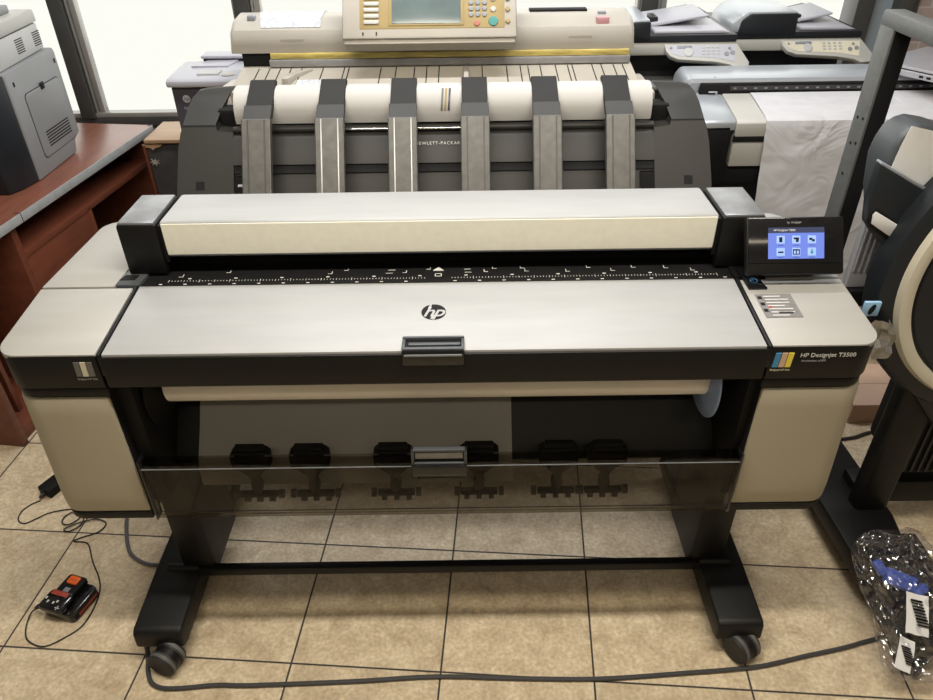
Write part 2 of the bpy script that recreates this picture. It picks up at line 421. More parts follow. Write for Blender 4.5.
# chassis
bm = B()
prism(bm, [(.30, .62), (.45, .62), (.545, .94), (.545, .955), (.30, .955)], 'x', -.69, .69, .004)
bx(bm, -.695, -.66, .03, .45, .50, .94, .004); bx(bm, .66, .695, .03, .45, .50, .94, .004)
bx(bm, -.69, .69, .05, .30, .87, .945, .004)
obj('chassis', bm, 'blackmatt', PR)
def slopeprism(bm, x0, x1, y0, y1, z0, z1, th, bev=.002):
    prism(bm, [(y0, z0), (y1, z1), (y1, z1-th), (y0, z0-th)], 'x', x0, x1, bev)
for s in (-1, 1):
    ins, out = (.690, .897) if s < 0 else (.672, .898)
    def XR(a, b): return (min(s*a, s*b), max(s*a, s*b))
    cab = None
    # body core with rounded outer corner
    x0, x1 = XR(ins+.004, out-.004)
    bm = B()
    cr = (0, 0, 0, 0)
    if s < 0: pl = rrect(x0, x1, .006, .60, .045, 6, (1, 0, 0, 1))
    else: pl = rrect(x0, x1, .006, .60, .045, 6, (0, 1, 1, 0))
    prism(bm, pl, 'z', .48, .94)
    cab = obj('ink_cabinet', bm, 'blackmatt', PR)
    # lip band
    x0, x1 = XR(ins, out)
    bm = B(); pl = rrect(x0, x1, -.004, .60, .05, 8, (1, 0, 0, 1) if s < 0 else (0, 1, 1, 0))
    prism(bm, pl, 'z', .868, .949, .003); obj('lip', bm, 'black', cab)
    # silver top covers (front follows the slope, rear is flat)
    bm = B()
    pl = rrect(x0, x1, -.002, .225, .045, 8, (1, 0, 0, 0) if s < 0 else (0, 1, 0, 0))
    t = B(); prism(t, pl, 'z', 0, .012, .002)
    for v in t.verts: v.co.z += TOPZ0-.010 + (TOPZ1-TOPZ0)*(v.co.y/.235)
    merge(bm, t); obj('front_cover', bm, 'silver', cab)
    bm = B()
    xi = .735
    a0, a1 = XR(xi, out)
    pl = rrect(a0, a1, .231, .60, .05, 8, (0, 0, 0, 1) if s < 0 else (0, 0, 1, 0))
    t = B(); prism(t, pl, 'z', 0, .014, .002)
    for v in t.verts: v.co.z += .962 - max(0, v.co.y-.42)*.05
    merge(bm, t)
    if s < 0 or 1: obj('rear_cover', bm, 'silver_lid' if s > 0 else 'silver', cab)
    bm = B(); b0, b1 = XR(ins, out-.006); bx(bm, b0, b1, .21, .58, .94, .958, .003); obj('cover_bed', bm, 'black', cab)
    # recess strip
    bm = B(); pl = rrect(*XR(ins+.002, out-.002), .004, .59, .045, 8, (1, 0, 0, 1) if s < 0 else (0, 1, 1, 0))
    prism(bm, pl, 'z', .840, .862, .003); obj('recess_strip', bm, 'black', cab)
    # beige door panel: slightly bowed out low down like the moulding
    bm = B(); t = B()
    o2 = out+.016
    pl = rrect(*XR(ins+.006, o2), .0, .585, .05, 8, (1, 0, 0, 1) if s < 0 else (0, 1, 1, 0))
    prism(t, pl, 'z', .492, .838, 0)
    bmesh.ops.subdivide_edges(t, edges=[e for e in t.edges if abs(e.verts[0].co.z-e.verts[1].co.z) > .1], cuts=6, use_grid_fill=False)
    for v in t.verts:
        k = (v.co.z-.492)/.346
        if k < .0001: v.co.y += .004*(1 if v.co.y < .3 else 0)
        if abs(v.co.x) > ins+.03: v.co.x = v.co.x - s*.014*k
    _bevel(t, [e for e in t.edges if e.calc_face_angle(0) > .7], .006)
    merge(bm, t); obj('door_panel', bm, 'beige', cab)
    bm = B(); pl = rrect(*XR(ins+.006, o2-.004), .003, .58, .05, 8, (1, 0, 0, 1) if s < 0 else (0, 1, 1, 0))
    prism(bm, pl, 'z', .468, .490, .004); obj('base_trim', bm, 'black', cab)
    # three coloured ink bars with a caption
    xc = -.721 if s < 0 else .699
    cols = ('bargrey', 'barcream', 'bargrey') if s < 0 else ('barblue', 'bartan', 'baryellow')
    for k in range(3):
        bm = B(); t = B(); bx(t, xc-.0185+k*.013, xc-.0075+k*.013, -.0056, -.003, .900, .935)
        for v in t.verts: v.co.x += (v.co.z-.9)*.05
        merge(bm, t); obj('ink_bar', bm, cols[k], cab)
    text('caption', 'Original HP Inks', (xc, -.0042, .8925), X3, Z3, .0062, 'barcream' if s > 0 else 'grey_print', cab, bold=.0001)
    if s > 0:
        text('lettering', 'HP Designjet T3500', (.789, -.0042, .928), X3, Z3, .0138, 'white_print', cab)
        text('lettering', 'Production eMFP', (.763, -.0042, .9140), X3, Z3, .0070, 'grey_print', cab)
        # status plate + button
        bm = B(); t = B(); prism(t, [(.676, .262), (.706, .262), (.722, .186), (.681, .186)], 'z', 0, .006, .001)
        for v in t.verts: v.co.z += TOPZ0+.001 + (TOPZ1-TOPZ0)*(v.co.y/.235)
        merge(bm, t); obj('button_plate', bm, 'blackgloss', cab)
        bm = B(); lathe(bm, [(.006, .0015), (.0075, .0022), (.009, .0015)], (.699, .212, .9785), (0, -.12, 1), 24); obj('power_button', bm, 'led', cab)
        bm = B(); bx(bm, .698, .700, .2135, .2195, .9788, .9800); obj('power_mark', bm, 'led', cab)
        # silver instruction sticker
        vd = Vector((0, .235, TOPZ1-TOPZ0)).normalized()
        def onc(x, y): return Vector((x, y, TOPZ0+.0025+(TOPZ1-TOPZ0)*(y/.235)))
        bm = B(); quad(bm, onc(.727, .128), X3, vd, .078, .082, .0008); stk = obj('instruction_sticker', bm, 'sticker', cab)
        bm = B()
        for r in range(7):
            yy = .160-r*.011
            L = .05 if r % 3 else .036
            quad(bm, onc(.700+L/2+.004, yy)+Vector((0, 0, .0008)), X3, vd, L, .0022, .0004)
        obj('sticker_lettering', bm, 'white_print', cab)
        bm = B()
        for r in range(3): quad(bm, onc(.695, .155-r*.022)+Vector((0, 0, .0008)), X3, vd, .009, .010, .0004)
        obj('icon_marking', bm, 'blackmatt', cab)
        bm = B(); quad(bm, onc(.708, .122)+Vector((0, 0, .0008)), X3, vd, .007, .008, .0004); obj('warning_icon', bm, 'redlabel', cab)
        bm = B(); quad(bm, onc(.735, .103)+Vector((0, 0, .0008)), X3, vd, .03, .007, .0004); obj('dark_strip', bm, 'blackmatt', cab)
# central cover
bm = B(); t = B()
prism(t, [(-.002, TOPZ0+.001), (.232, TOPZ1+.001), (.232, TOPZ1-.012), (-.002, TOPZ0-.010)], 'x', -.678, .662, .002)
merge(bm, t); cov = obj('roll_cover', bm, 'silver_lid', PR)
bm = B(); prism(bm, [(-.006, .944), (.02, .9485), (.05, .945), (.05, .869), (.0, .866), (-.006, .872)], 'x', -.684, .668, .003); obj('front_band', bm, 'black', cov)
for a, b in ((-.686, -.680), (.664, .672)):
    bm = B(); prism(bm, [(-.006, TOPZ0+.003), (.232, TOPZ1+.003), (.232, .95), (-.006, .90)], 'x', a, b, .001)
    obj('side_trim', bm, 'black', cov)
cs = Vector((0, .234, TOPZ1-TOPZ0)).normalized()
def onm(x, y, d=0): return Vector((x, y, TOPZ0+.001+(TOPZ1-TOPZ0)*((y+.002)/.234)+d))
nrm = X3.cross(cs)
bm = B(); lathe(bm, [(0, 0), (.0265, 0), (.0265, .0007), (0, .0007)], onm(-.012, .123), nrm, 40); lg = obj('round_logo', bm, 'blackmatt', cov)
text('logo_lettering', 'hp', onm(-.0125, .1215, .0012), X3, cs, .047, 'silver_lid', cov, shear=.35, bold=.0006, space=.92)
bm = B()
for dx, y0, y1 in ((-.0080, .134, .148), (-.0020, .098, .112)):
    a = onm(-.0125+dx, (y0+y1)/2, .0010); quad(bm, a, Vector((1, 0, 0)), (cs+X3*.35), .0042, abs(y1-y0), .0006)
obj('logo_stroke', bm, 'silver_lid', cov)
# cover latch: a hooped rim on the edge, dark slot behind
bm = B()
for a, b, c, d in ((-.073, -.066, -.008, .032), (.046, .053, -.008, .032), (-.073, .053, .025, .032), (-.073, .053, -.012, -.002)):
    bx(bm, a, b, c, d, .952, .965 if c > 0 else .962, .003)
hl = obj('latch', bm, 'devgrey', cov)
bm = B(); bx(bm, -.067, .047, -.002, .026, .950, .9565); obj('latch_slot', bm, 'blackmatt', cov)
bm = B(); bx(bm, -.060, .045, .004, .014, .9555, .961, .002); obj('latch_bar', bm, 'devgrey', cov)
bm = B(); bx(bm, -.073, .053, -.016, -.004, .922, .960, .005); obj('latch_grip', bm, 'blackgloss', cov)
bm = B(); bx(bm, -.068, .048, -.0175, -.015, .946, .951, .001); obj('latch_highlight', bm, 'keygrey', cov)

# scan platen with rulers
bm = B(); prism(bm, [(.230, .965), (.372, .972), (.372, .93), (.230, .93)], 'x', -.70, .70, .002); pl_ = obj('scan_platen', bm, 'platen', PR)
def onp(x, y): return Vector((x, y, .9653+(y-.230)*.0493))
pu = Vector((0, .138, .006)).normalized()
bm = B()
for i in range(0, 181):
    x = -.625+i*1.26/180
    if abs(x+.005) < .028: continue
    h = .009 if i % 10 == 0 else (.006 if i % 5 == 0 else .0035)
    quad(bm, onp(x, .267), X3, pu, .0012, h*1.15, .0003)
for i in range(0, 24):
    x = -.64+i*1.29/23
    if abs(x) < .03: continue
    quad(bm, onp(x, .2535), X3, pu, .0075, .0030, .0003)
for i in range(0, 12):
    x = -.58+i*1.17/11
    quad(bm, onp(x, .277), X3, pu, .0075, .0035, .0003)
RM = bm
# size marks: small L shapes pointing to the centre
Ls = [(-.596, .302), (-.513, .328), (-.226, .337), (-.245, .310), (-.08, .318), (-.045, .338), (.06, .318), (.075, .338), (.135, .318), (.15, .338)]
bm = RM
onp_ = onp
def onq(x, y): return onp_(x, .287+(y-.30)*.8)
for u_, y in ((-.603, .297), (-.497, .318), (-.258, .304), (-.222, .322), (-.085, .305), (-.03, .322), (.10-.185+.16, .0)):
    if y == 0: continue
    quad(bm, onq(u_, y), X3, pu, .009, .0015, .0003); quad(bm, onq(u_+.0045, y+.006), X3, pu, .0015, .012, .0003)
for u_, y in ((.105, .305), (.125, .322), (.20, .305), (.19, .322), (.295, .300), (.345, .320), (.40, .302), (.45, .318), (.585, .298), (.525, .312)):
    quad(bm, onq(u_, y), X3, pu, .009, .0015, .0003); quad(bm, onq(u_-.0045, y+.006), X3, pu, .0015, .012, .0003)
for u_, y in ((-.115, .320), (-.12, .303), (.063, .303), (.062, .320)): quad(bm, onq(u_, y), X3, pu, .016, .0016, .0003)
obj('ruler_marking', bm, 'white_print', pl_)
bm = B(); prism(bm, [(-.0185, .297), (.0065, .297), (-.006, .314)], 'z', .968, .9700); obj('centre_arrow', bm, 'white_print', pl_)
bm = B()
quad(bm, onp(-.006, .274), X3, pu, .015, .002, .0003); quad(bm, onp(-.006, .285), X3, pu, .011, .002, .0003); quad(bm, onp(-.013, .279), X3, pu, .002, .012, .0003); quad(bm, onp(.001, .279), X3, pu, .002, .012, .0003)
obj('centre_icon', bm, 'white_print', pl_)
# side tray piece with a dark square socket
bm = B(); prism(bm, [(-.752, .240), (-.684, .240), (-.676, .345), (-.722, .345)], 'z', .955, .974, .002); tp = obj('lid_hinge_plate', bm, 'devgrey', PR)
bm = B(); prism(bm, [(-.735, .262), (-.700, .262), (-.697, .285), (-.728, .285)], 'z', .9735, .9752); obj('socket', bm, 'blackmatt', tp)
bm = B(); prism(bm, [(.667, .240), (.735, .240), (.735, .345), (.667, .345)], 'z', .955, .974, .002); obj('lid_hinge_plate', bm, 'black', PR)

# scanner lid
bm = B(); prism(bm, [(.304, 1.012), (.296, 1.018), (.294, 1.036), (.294, 1.097), (.299, 1.102), (.452, 1.100), (.468, 1.094), (.468, 1.02), (.33, 1.008)], 'x', -.624, .624, .0035); lid = obj('scanner_lid', bm, 'silver_lid', PR)
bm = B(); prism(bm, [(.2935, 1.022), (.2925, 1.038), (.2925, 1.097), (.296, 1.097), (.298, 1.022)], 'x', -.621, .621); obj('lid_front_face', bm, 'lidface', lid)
bm = B(); bx(bm, -.66, .66, .345, .48, .965, 1.035, .004); obj('scanner_body', bm, 'blackmatt', PR)
for s in (-1, 1):
    x0, x1 = (-.722, -.633) if s < 0 else (.633, .730)
    bm = B(); bx(bm, x0, x1, .289, .456, .972, 1.097, .006); tw = obj('hinge_tower', bm, 'black', PR)
    bm = B(); bx(bm, x0+.004, x1-.004, .293, .452, 1.094, 1.102, .003); obj('tower_cap', bm, 'greymetal', tw)
    xa, xb = (-.633, -.624) if s < 0 else (.624, .633)
    bm = B(); bx(bm, xa, xb, .30, .47, 1.0, 1.09); obj('hinge_gap', bm, 'blackmatt', tw)

# touchscreen panel facing up to the user
cp = Vector((.779, .232, 1.063)); Q = Matrix.Translation(cp) @ Matrix.Rotation(R(-33), 4, 'X')
def loc(bm): bm.transform(Q); return bm
bm = B(); bx(bm, -.107, .107, .0, .022, -.070, .056, .006); tsp = obj('control_panel', loc(bm), 'black', PR)
bm = B(); bx(bm, -.104, .104, -.0025, .002, -.046, .054, .004); obj('glass_face', loc(bm), 'blackgloss', tsp)
bm = B(); bx(bm, -.061, .061, -.0032, -.002, -.036, .020); obj('display', loc(bm), 'screen', tsp)
bm = B(); bx(bm, -.061, .061, -.0033, -.002, .020, .032); obj('status_bar', loc(bm), 'screendark', tsp)
for i in range(3):
    for j in range(2):
        cx, cz = -.034+i*.034, .005-j*.0265
        bm = B(); bx(bm, cx-.009, cx+.009, -.0036, -.003, cz-.008, cz+.009, .0005); ic = obj('menu_icon', loc(bm), 'screenlite', tsp)
        bm = B()
        if (i, j) == (0, 0): bx(bm, cx-.0035, cx+.0035, -.004, -.0035, cz-.005, cz+.006, .001)
        elif (i, j) == (1, 0): bx(bm, cx-.006, cx+.006, -.004, -.0035, cz+.001, cz+.005, .001); bx(bm, cx-.001, cx+.005, -.004, -.0035, cz-.005, cz+.002, .001)
        elif (i, j) == (2, 0): bx(bm, cx-.006, cx+.001, -.004, -.0035, cz-.001, cz+.004, .001); bx(bm, cx, cx+.006, -.004, -.0035, cz-.004, cz+.001, .001)
        elif (i, j) == (0, 1): bx(bm, cx-.006, cx+.006, -.004, -.0035, cz-.002, cz+.0015, .0005)
        elif (i, j) == (1, 1):
            bx(bm, cx-.0075, cx+.0075, -.004, -.0035, cz+.003, cz+.006); bx(bm, cx-.0075, cx+.0075, -.004, -.0035, cz-.006, cz-.004)
            bx(bm, cx-.0075, cx-.0055, -.004, -.0035, cz-.006, cz+.006); bx(bm, cx+.0055, cx+.0075, -.004, -.0035, cz-.006, cz+.006); bx(bm, cx-.001, cx+.001, -.004, -.0035, cz-.004, cz+.003)
        else: lathe(bm, [(0, 0), (.0035, .0), (.0035, .0005), (0, .0005)], (cx, -.0036, cz-.001), (0, -1, 0), 12); bx(bm, cx-.0012, cx+.0012, -.004, -.0035, cz+.001, cz+.007)
        obj('icon_symbol', loc(bm), 'barblue' if (i, j) == (2, 1) else 'blackmatt', ic)
        bm = B(); bx(bm, cx-.006, cx+.006, -.0036, -.003, cz-.0125, cz-.0115); obj('icon_caption', loc(bm), 'screendark', ic)
QR = Q.to_3x3()
def ptxt(name, s, x, z, size, m, d=-.0038): return text(name, s, Q @ Vector((x, d, z)), QR @ X3, QR @ Z3, size, m, tsp)
ptxt('screen_heading', 'HP Designjet T3500', -.026, .026, .0058, 'white_print')
ptxt('brand_lettering', 'hp designjet', -.004, .043, .0065, 'grey_print', -.0028)
bm = B(); bx(bm, .700, .855, .262, .296, .975, 1.04, .005); obj('panel_bracket', bm, 'black', PR)
bm = B(); bx(bm, .71, .84, .236, .27, .977, 1.01, .004); obj('panel_foot', bm, 'silver', PR)

# media path: deflector and smoked door
prof = [(.34, .86), (.30, .80), (.24, .70), (.17, .61), (.12, .556), (.105, .55)]
bm = B(); sheet(bm, [[(x, y, z) for x in (-.66, .66)] for y, z in prof], .004); obj('paper_deflector', bm, 'platen', PR)
bm = B()
prism(bm, [(-.006, .647), (.016, .651), (.030, .644), (.026, .642), (.012, .646), (-.002, .642), (-.002, .484), (.012, .474), (.010, .470), (-.006, .480)], 'x', -.684, .674, 0)
dr = obj('smoked_door', bm, 'smoke', PR)
for a, b in ((-.684, -.679), (.669, .674)):
    bm = B(); bx(bm, a, b, -.008, .02, .475, .66, .001); obj('door_edge', bm, 'blackgloss', dr)
bm = B()
for x0, x1, z0, z1 in ((-.069, -.062, .650, .694), (.048, .055, .650, .694), (-.069, .055, .687, .694), (-.069, .055, .648, .655)):
    bx(bm, x0, x1, -.016, -.004, z0, z1, .002)
hd = obj('door_handle', bm, 'devgrey', PR)
bm = B(); bx(bm, -.062, .048, -.010, -.004, .654, .690); obj('handle_recess', bm, 'blackmatt', hd)
bm = B(); bx(bm, -.060, .046, -.012, -.009, .664, .682, .001); obj('handle_insert', bm, 'greymetal', hd)
bm = B(); bx(bm, -.069, .055, -.022, -.006, .618, .652, .005); obj('handle_grip', bm, 'blackgloss', hd)
bm = B(); bx(bm, -.060, .050, .004, .010, .588, .612); obj('door_hinge_block', bm, 'blackmatt', hd)
# six output wheels on arms behind the door
for x in (-.452, -.314, -.118, .083, .270, .384):
    bm = B(); prism(bm, [(x-.036, .634), (x+.036, .634), (x+.046, .624), (x+.046, .590), (x+.040, .580), (x-.040, .580), (x-.046, .590), (x-.046, .624)], 'y', .045, .075, .003)
    bx(bm, x-.034, x+.034, .050, .070, .630, .644, .003)
    wa = obj('output_arm', bm, 'blackmatt', PR)
    bm = B(); prism(bm, [(x-.038, .582), (x+.038, .582), (x+.013, .556), (x+.008, .540), (x+.013, .528), (x+.013, .512), (x+.008, .500), (x-.008, .500), (x-.013, .512), (x-.013, .528), (x-.008, .540), (x-.013, .556)], 'y', .050, .068, .001)
    bx(bm, x-.045, x+.045, .050, .066, .484, .496, .002); bx(bm, x-.007, x+.007, .052, .066, .490, .505); obj('arm_stem', bm, 'blackmatt', wa)
    for dx in (-.054, -.030, 0, .030, .054):
        bm = B(); zc = .490 if abs(dx) > .04 else .478; rod(bm, (x+dx-.006, .058, zc), (x+dx+.006, .058, zc), .011, seg=14); obj('star_wheel', bm, 'rubber', wa)
for z, m_ in ((.636, 'keygrey'), (.500, 'blackmatt')):
    bm = B(); bx(bm, -.680, .670, -.0075, -.006, z, z+.0018); obj('door_line', bm, m_, dr)
# stand: column, foot, caster on each side; cross bar
for s in (-1, 1):
    xa, xb = (-.745, -.655) if s < 0 else (.693, .775)
    if s > 0: xa, xb = .675, .768
    bm = B(); prism(bm, [(xa, .13), (xb, .13), (xb, .34), (xa, .34)], 'z', .10, .56, .006); lgc = obj('stand_column', bm, 'legblack', PR)
    xa, xb = (-.822, -.694) if s < 0 else (.702, .822)
    bm = B(); prism(bm, [(-.074, .060), (-.070, .108), (-.058, .120), (.12, .130), (.34, .130), (.58, .118), (.60, .06), (.56, .05), (-.05, .050)], 'x', xa, xb, .008, 3); ft = obj('stand_foot', bm, 'legblack', PR)
    for yy in (-.068 if s < 0 else -.055, .545):
        xc = (xa+xb)/2 + ((.018 if s < 0 else .012) if yy < 0 else 0)
        a = R(70 if s < 0 else 30)
        cst = None
        bm = B(); rod(bm, (xc, yy+.012, .045), (xc, yy+.012, .068), .012)
        MX = Matrix.Translation((xc, yy-.022, .0397)) @ Matrix.Rotation(a, 4, 'Z')
        t = B(); rod(t, (-.012, 0, .001), (.012, 0, .001), .0375, seg=28); t.transform(MX); merge(bm, t)
        cst = obj('caster', bm, 'black', PR)
        for sd in (-1, 1):
            t = B(); lathe(t, [(0, .008), (.026, .012), (.035, .012), (.0395, .006), (.0395, -.010), (.03, -.012), (0, -.012)], (sd*.019, 0, 0), (sd, 0, 0), 28); t.transform(MX)
            obj('wheel', t, 'rubber', cst)
            t = B(); lathe(t, [(.039, .0045), (.0397, .0045), (.0397, -.0045), (.039, -.0045)], (sd*.019, 0, 0), (sd, 0, 0), 28); t.transform(MX); obj('tread', t, 'greyrubber', cst)
bm = B(); bx(bm, -.76, .76, .118, .142, .104, .132, .004); cb = obj('cross_bar', bm, 'legblack', PR)
bm = B(); rod(bm, (-.785, .130, .124), (-.70, .130, .124), .016, .013); obj('bar_fitting', bm, 'legblack', cb)
bm = B(); rod(bm, (.70, .130, .124), (.785, .130, .124), .013, .016); obj('bar_fitting', bm, 'legblack', cb)

# roll of paper loaded inside and the sheet coming down the deflector
t = thing('paper_roll', (0, .15, .775), 'cream paper roll lying across the slot under the front band of the centre printer', 'paper roll')
bm = B(); rod(bm, (-.63, .15, .775), (.605, .15, .775), .052, seg=48); obj('paper', bm, 'roll', t)
bm = B(); rod(bm, (-.658, .15, .772), (.658, .15, .772), .02, seg=20); obj('spindle', bm, 'blackmatt', t)
for xa, xb, mm in ((.606, .628, 'blueplastic'), (-.655, -.632, 'blackmatt')):
    bm = B(); lathe(bm, [(0, 0), (.098, 0), (.104, .004), (.104, .008), (.070, .010), (.045, xb-xa), (0, xb-xa)], (xa, .15, .772), (1, 0, 0), 40); obj('end_flange', bm, mm, t, label='pale blue end flange' if xa > 0 else None)
rows = []
for y, z in ((.315, .835), (.296, .80), (.236, .704), (.166, .615), (.115, .562), (.098, .53), (.090, .49)):
    rows.append([(x+(.004 if z < .5 else 0), y-.004, z+.004) for x in (-.60, -.3, 0, .165)])
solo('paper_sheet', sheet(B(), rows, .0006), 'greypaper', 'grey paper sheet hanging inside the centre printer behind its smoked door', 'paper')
# ------------------------------------------------------------------ dark grey plotter with six stacker arms, behind the main printer
P2 = thing('stacker_plotter', (0, .9, 0), 'dark grey wide-format plotter with six upright grey stacker arms, directly behind the centre printer', 'plotter')
def yf2(z):
    if z >= 1.134: return .872+(z-1.134)*1.96
    if z >= .96: return .750+(z-.96)*.701
    return .750
def skew(bm):
    for z in (.96, 1.134, 1.165, 1.187):
        bmesh.ops.bisect_plane(bm, geom=bm.verts[:]+bm.edges[:]+bm.faces[:], plane_co=(0, 0, z), plane_no=(0, 0, 1))
    for v in bm.verts:
        z = v.co.z
        if z > 1.134: v.co.y *= 1-.85*min(1, (z-1.134)/.068)
        v.co.y += yf2(z)
    bmesh.ops.triangulate(bm, faces=[f for f in bm.faces if len(f.verts) > 4])
    return bm
half = [(.60, .80), (.763, .80), (.763, .96), (.762, .985), (.757, 1.08), (.751, 1.115), (.744, 1.134), (.741, 1.165), (.735, 1.184), (.722, 1.196), (.70, 1.2005), (.615, 1.2035), (.628, 1.19), (.640, 1.168), (.651, 1.134), (.645, 1.120), (.60, 1.116), (.60, .96)]
for s in (-1, 1):
    bm = B(); prism(bm, [(s*x, z) for x, z in half], 'y', 0, .10, 0); ec = obj('end_cap', skew(bm), 'darkgrey', P2)
    bm = B(); bx(bm, min(s*.652, s*.744), max(s*.652, s*.744), -.0015, .002, 1.1325, 1.135); obj('seam', skew(bm), 'blackmatt', ec)
    bm = B(); bx(bm, min(s*.684, s*.708), max(s*.684, s*.708), -.0015, .002, .984, 1.003); obj('square_socket', skew(bm), 'blackmatt', ec)
    bm = B(); bx(bm, s*.69-.035, s*.69+.035, .86, 1.05, .10, .82, .004); obj('leg', bm, 'darkgrey2', P2)
    bm = B(); bx(bm, s*.69-.045, s*.69+.045, .72, 1.09, .05, .11, .01); ft = obj('foot', bm, 'darkgrey2', P2)
    for yy in (.77, 1.04):
        bm = B(); rod(bm, (s*.69-.02, yy, .028), (s*.69+.02, yy, .028), .028, seg=20); obj('caster', bm, 'rubber', ft)
    bm = B(); bx(bm, min(s*.60, s*.655), max(s*.60, s*.655), .915, .975, 1.05, 1.165, .01); obj('spindle_holder', bm, 'blackmatt', P2)
bm = B(); bx(bm, -.60, .60, .985, 1.02, .80, 1.17, .004); bx(bm, -.61, .61, .86, 1.0, .80, 1.08, .004); obj('body', bm, 'blackmatt', P2)
bm = B(); prism(bm, [(.0, 1.040), (.0, 1.100), (.012, 1.114), (.08, 1.114), (.08, 1.040)], 'x', -.60, .60, 0); fp = obj('front_panel', skew(bm), 'darkgrey', P2)
up2 = Vector((0, .574, .819))
text('maker_lettering', 'HEWLETT-PACKARD', (-.012, yf2(1.086)-.0015, 1.086), X3, up2, .0125, 'white_print', fp, space=1.25)
bm = B(); bx(bm, -.60, .60, .006, .08, 1.018, 1.041); obj('dark_recess', skew(bm), 'blackmatt', P2)
bm = B(); bx(bm, -.60, .60, .012, .10, .80, 1.019); obj('lower_panel', skew(bm), 'darkgrey', P2)
bm = B(); bx(bm, -.598, -.560, .0, .02, .93, 1.012); lt = obj('latch_block', skew(bm), 'blackgloss', P2)
bm = B(); bx(bm, -.588, -.572, -.002, .002, .990, .995); obj('latch_glint', skew(bm), 'lavender', lt)
bm = B(); bx(bm, .560, .598, .0, .02, .93, 1.012); lt = obj('latch_block', skew(bm), 'blackgloss', P2)
bm = B(); rod(bm, (-.60, .874, 1.118), (.60, .874, 1.118), .012, seg=20); obj('feed_roller', bm, 'darkgrey', P2)
bm = B(); rod(bm, (-.34, .862, 1.121), (.10, .862, 1.121), .0035, seg=12); obj('polished_bar', bm, 'chrome', P2)
for i, xc in enumerate((-.511, -.310, -.110, .089, .287, .487)):
    w = .037
    bm = B(); prism(bm, [(.806, 1.176), (.935, 1.240), (.945, 1.240), (.957, 1.230), (.835, 1.162)], 'x', xc-w+.001, xc+w-.001, .002); ar = obj('stacker_arm', bm, 'armdark', P2, 18)
    bm = B(); prism(bm, [(.794, 1.170), (.842, 1.1975), (.848, 1.19), (.80, 1.160)], 'x', xc-w-.001, xc+w+.001, .001); obj('arm_collar', bm, 'darkgrey', ar, 18)
    bm = B(); prism(bm, [(.792, 1.176), (.800, 1.172), (.812, 1.160), (.672, .955), (.655, .965)], 'x', xc-w-.003, xc+w+.003, .003); bx(bm, xc-w, xc+w, .662, .80, .94, .962, .003); obj('arm_blade', bm, 'armgrey', ar, 18)
    for dx in (-.022, .024):
        bm = B(); prism(bm, [(.790, 1.1745), (.7872, 1.1725), (.6592, .975), (.662, .973)], 'x', xc+dx-.0016, xc+dx+.0016); obj('arm_rib', bm, 'keysteel' if i in (1, 2) else 'darkgrey2', ar, label='bright steel strip' if i in (1, 2) else None)
rows = []
for y, z in ((.873, 1.136), (.869, 1.155), (.872, 1.182), (.886, 1.206), (.905, 1.220), (.93, 1.2255), (.955, 1.222), (.975, 1.20)):
    rows.append([(x, y, z) for x in (-.590, -.3, 0, .3, .590)])
ps = solo('paper_sheet', sheet(B(), rows, .0008), 'paper', 'white plotted sheet curved over the top of the dark six-armed plotter', 'paper')
for k, (xx, mm) in enumerate(((-.004, 'bargrey'), (.006, 'ochre'), (.016, 'navy'))):
    bm = B(); sheet(bm, [[(xx-.0028+.004*(z-1.17)*20, y-.0014, z+.0012), (xx+.0028+.004*(z-1.17)*20, y-.0014, z+.0012)] for y, z in ((.8695, 1.168), (.872, 1.182), (.886, 1.206), (.905, 1.220))], .0008)
    obj('colour_stripe', bm, mm, ps)

# ------------------------------------------------------------------ cream wide-format scanner with tilted control panel
WS = thing('wide_format_scanner', (-.04, 1.4, 0), 'cream wide-format scanner with yellow-faced control panel, behind the six-armed plotter', 'scanner')
t = B(); prism(t, [(1.300, 1.232), (1.298, 1.275), (1.31, 1.300), (1.36, 1.325), (1.44, 1.331), (1.60, 1.30), (1.62, 1.232)], 'x', -.695, .615, 0)
bmesh.ops.bevel(t, geom=[e for e in t.edges if e.calc_face_angle(0) > 1.2 and min(v.co.z for v in e.verts) > 1.24], offset=.035, segments=5, profile=.5, affect='EDGES', clamp_overlap=True)
hood = obj('hood', t, 'cream', WS)
bm = B(); bx(bm, -.57, .60, 1.294, 1.32, 1.214, 1.232, .002); obj('yellow_strip', bm, 'yellow', WS)
bm = B(); bx(bm, -.575, .605, 1.290, 1.32, 1.190, 1.213, .003); obj('metal_strip', bm, 'stripmetal', WS)
bm = B(); bx(bm, -.665, -.575, 1.31, 1.34, 1.19, 1.232); obj('dark_gap', bm, 'blackmatt', WS)
bm = B(); prism(bm, [(1.11, 1.160), (1.33, 1.192), (1.60, 1.232), (1.60, 1.10), (1.12, 1.10)], 'x', -.67, .612, .004); tray = obj('feed_table', bm, 'creamdark', WS)
def ont(x, y): return Vector((x, y, 1.1608+(y-1.11)*.1455))
tu = Vector((0, .22, .032)).normalized()
for x in (-.61, -.575, -.54, -.505, -.47, -.40, -.33, -.315, -.21, -.16, -.10, -.06, -.02, .12, .20, .245, .27, .31, .36, .40, .415, .48, .51, .55, .58):
    bm = B(); quad(bm, ont(x, 1.205), Vector((1, 0, 0)), tu, .003, .17, .0006); obj('guide_line', bm, 'blackmatt', tray)
bm = B(); quad(bm, ont(-.42, 1.165), X3, tu, .10, .06, .0012); obj('paper_label', bm, 'blueprint', tray)
bm = B(); t = B(); prism(t, [(-.51, 1.15), (-.49, 1.15), (-.475, 1.21), (-.43, 1.27), (-.445, 1.28), (-.50, 1.22)], 'z', 1.16, 1.19, .002); merge(bm, t); obj('paper_guide', bm, 'cream', tray)
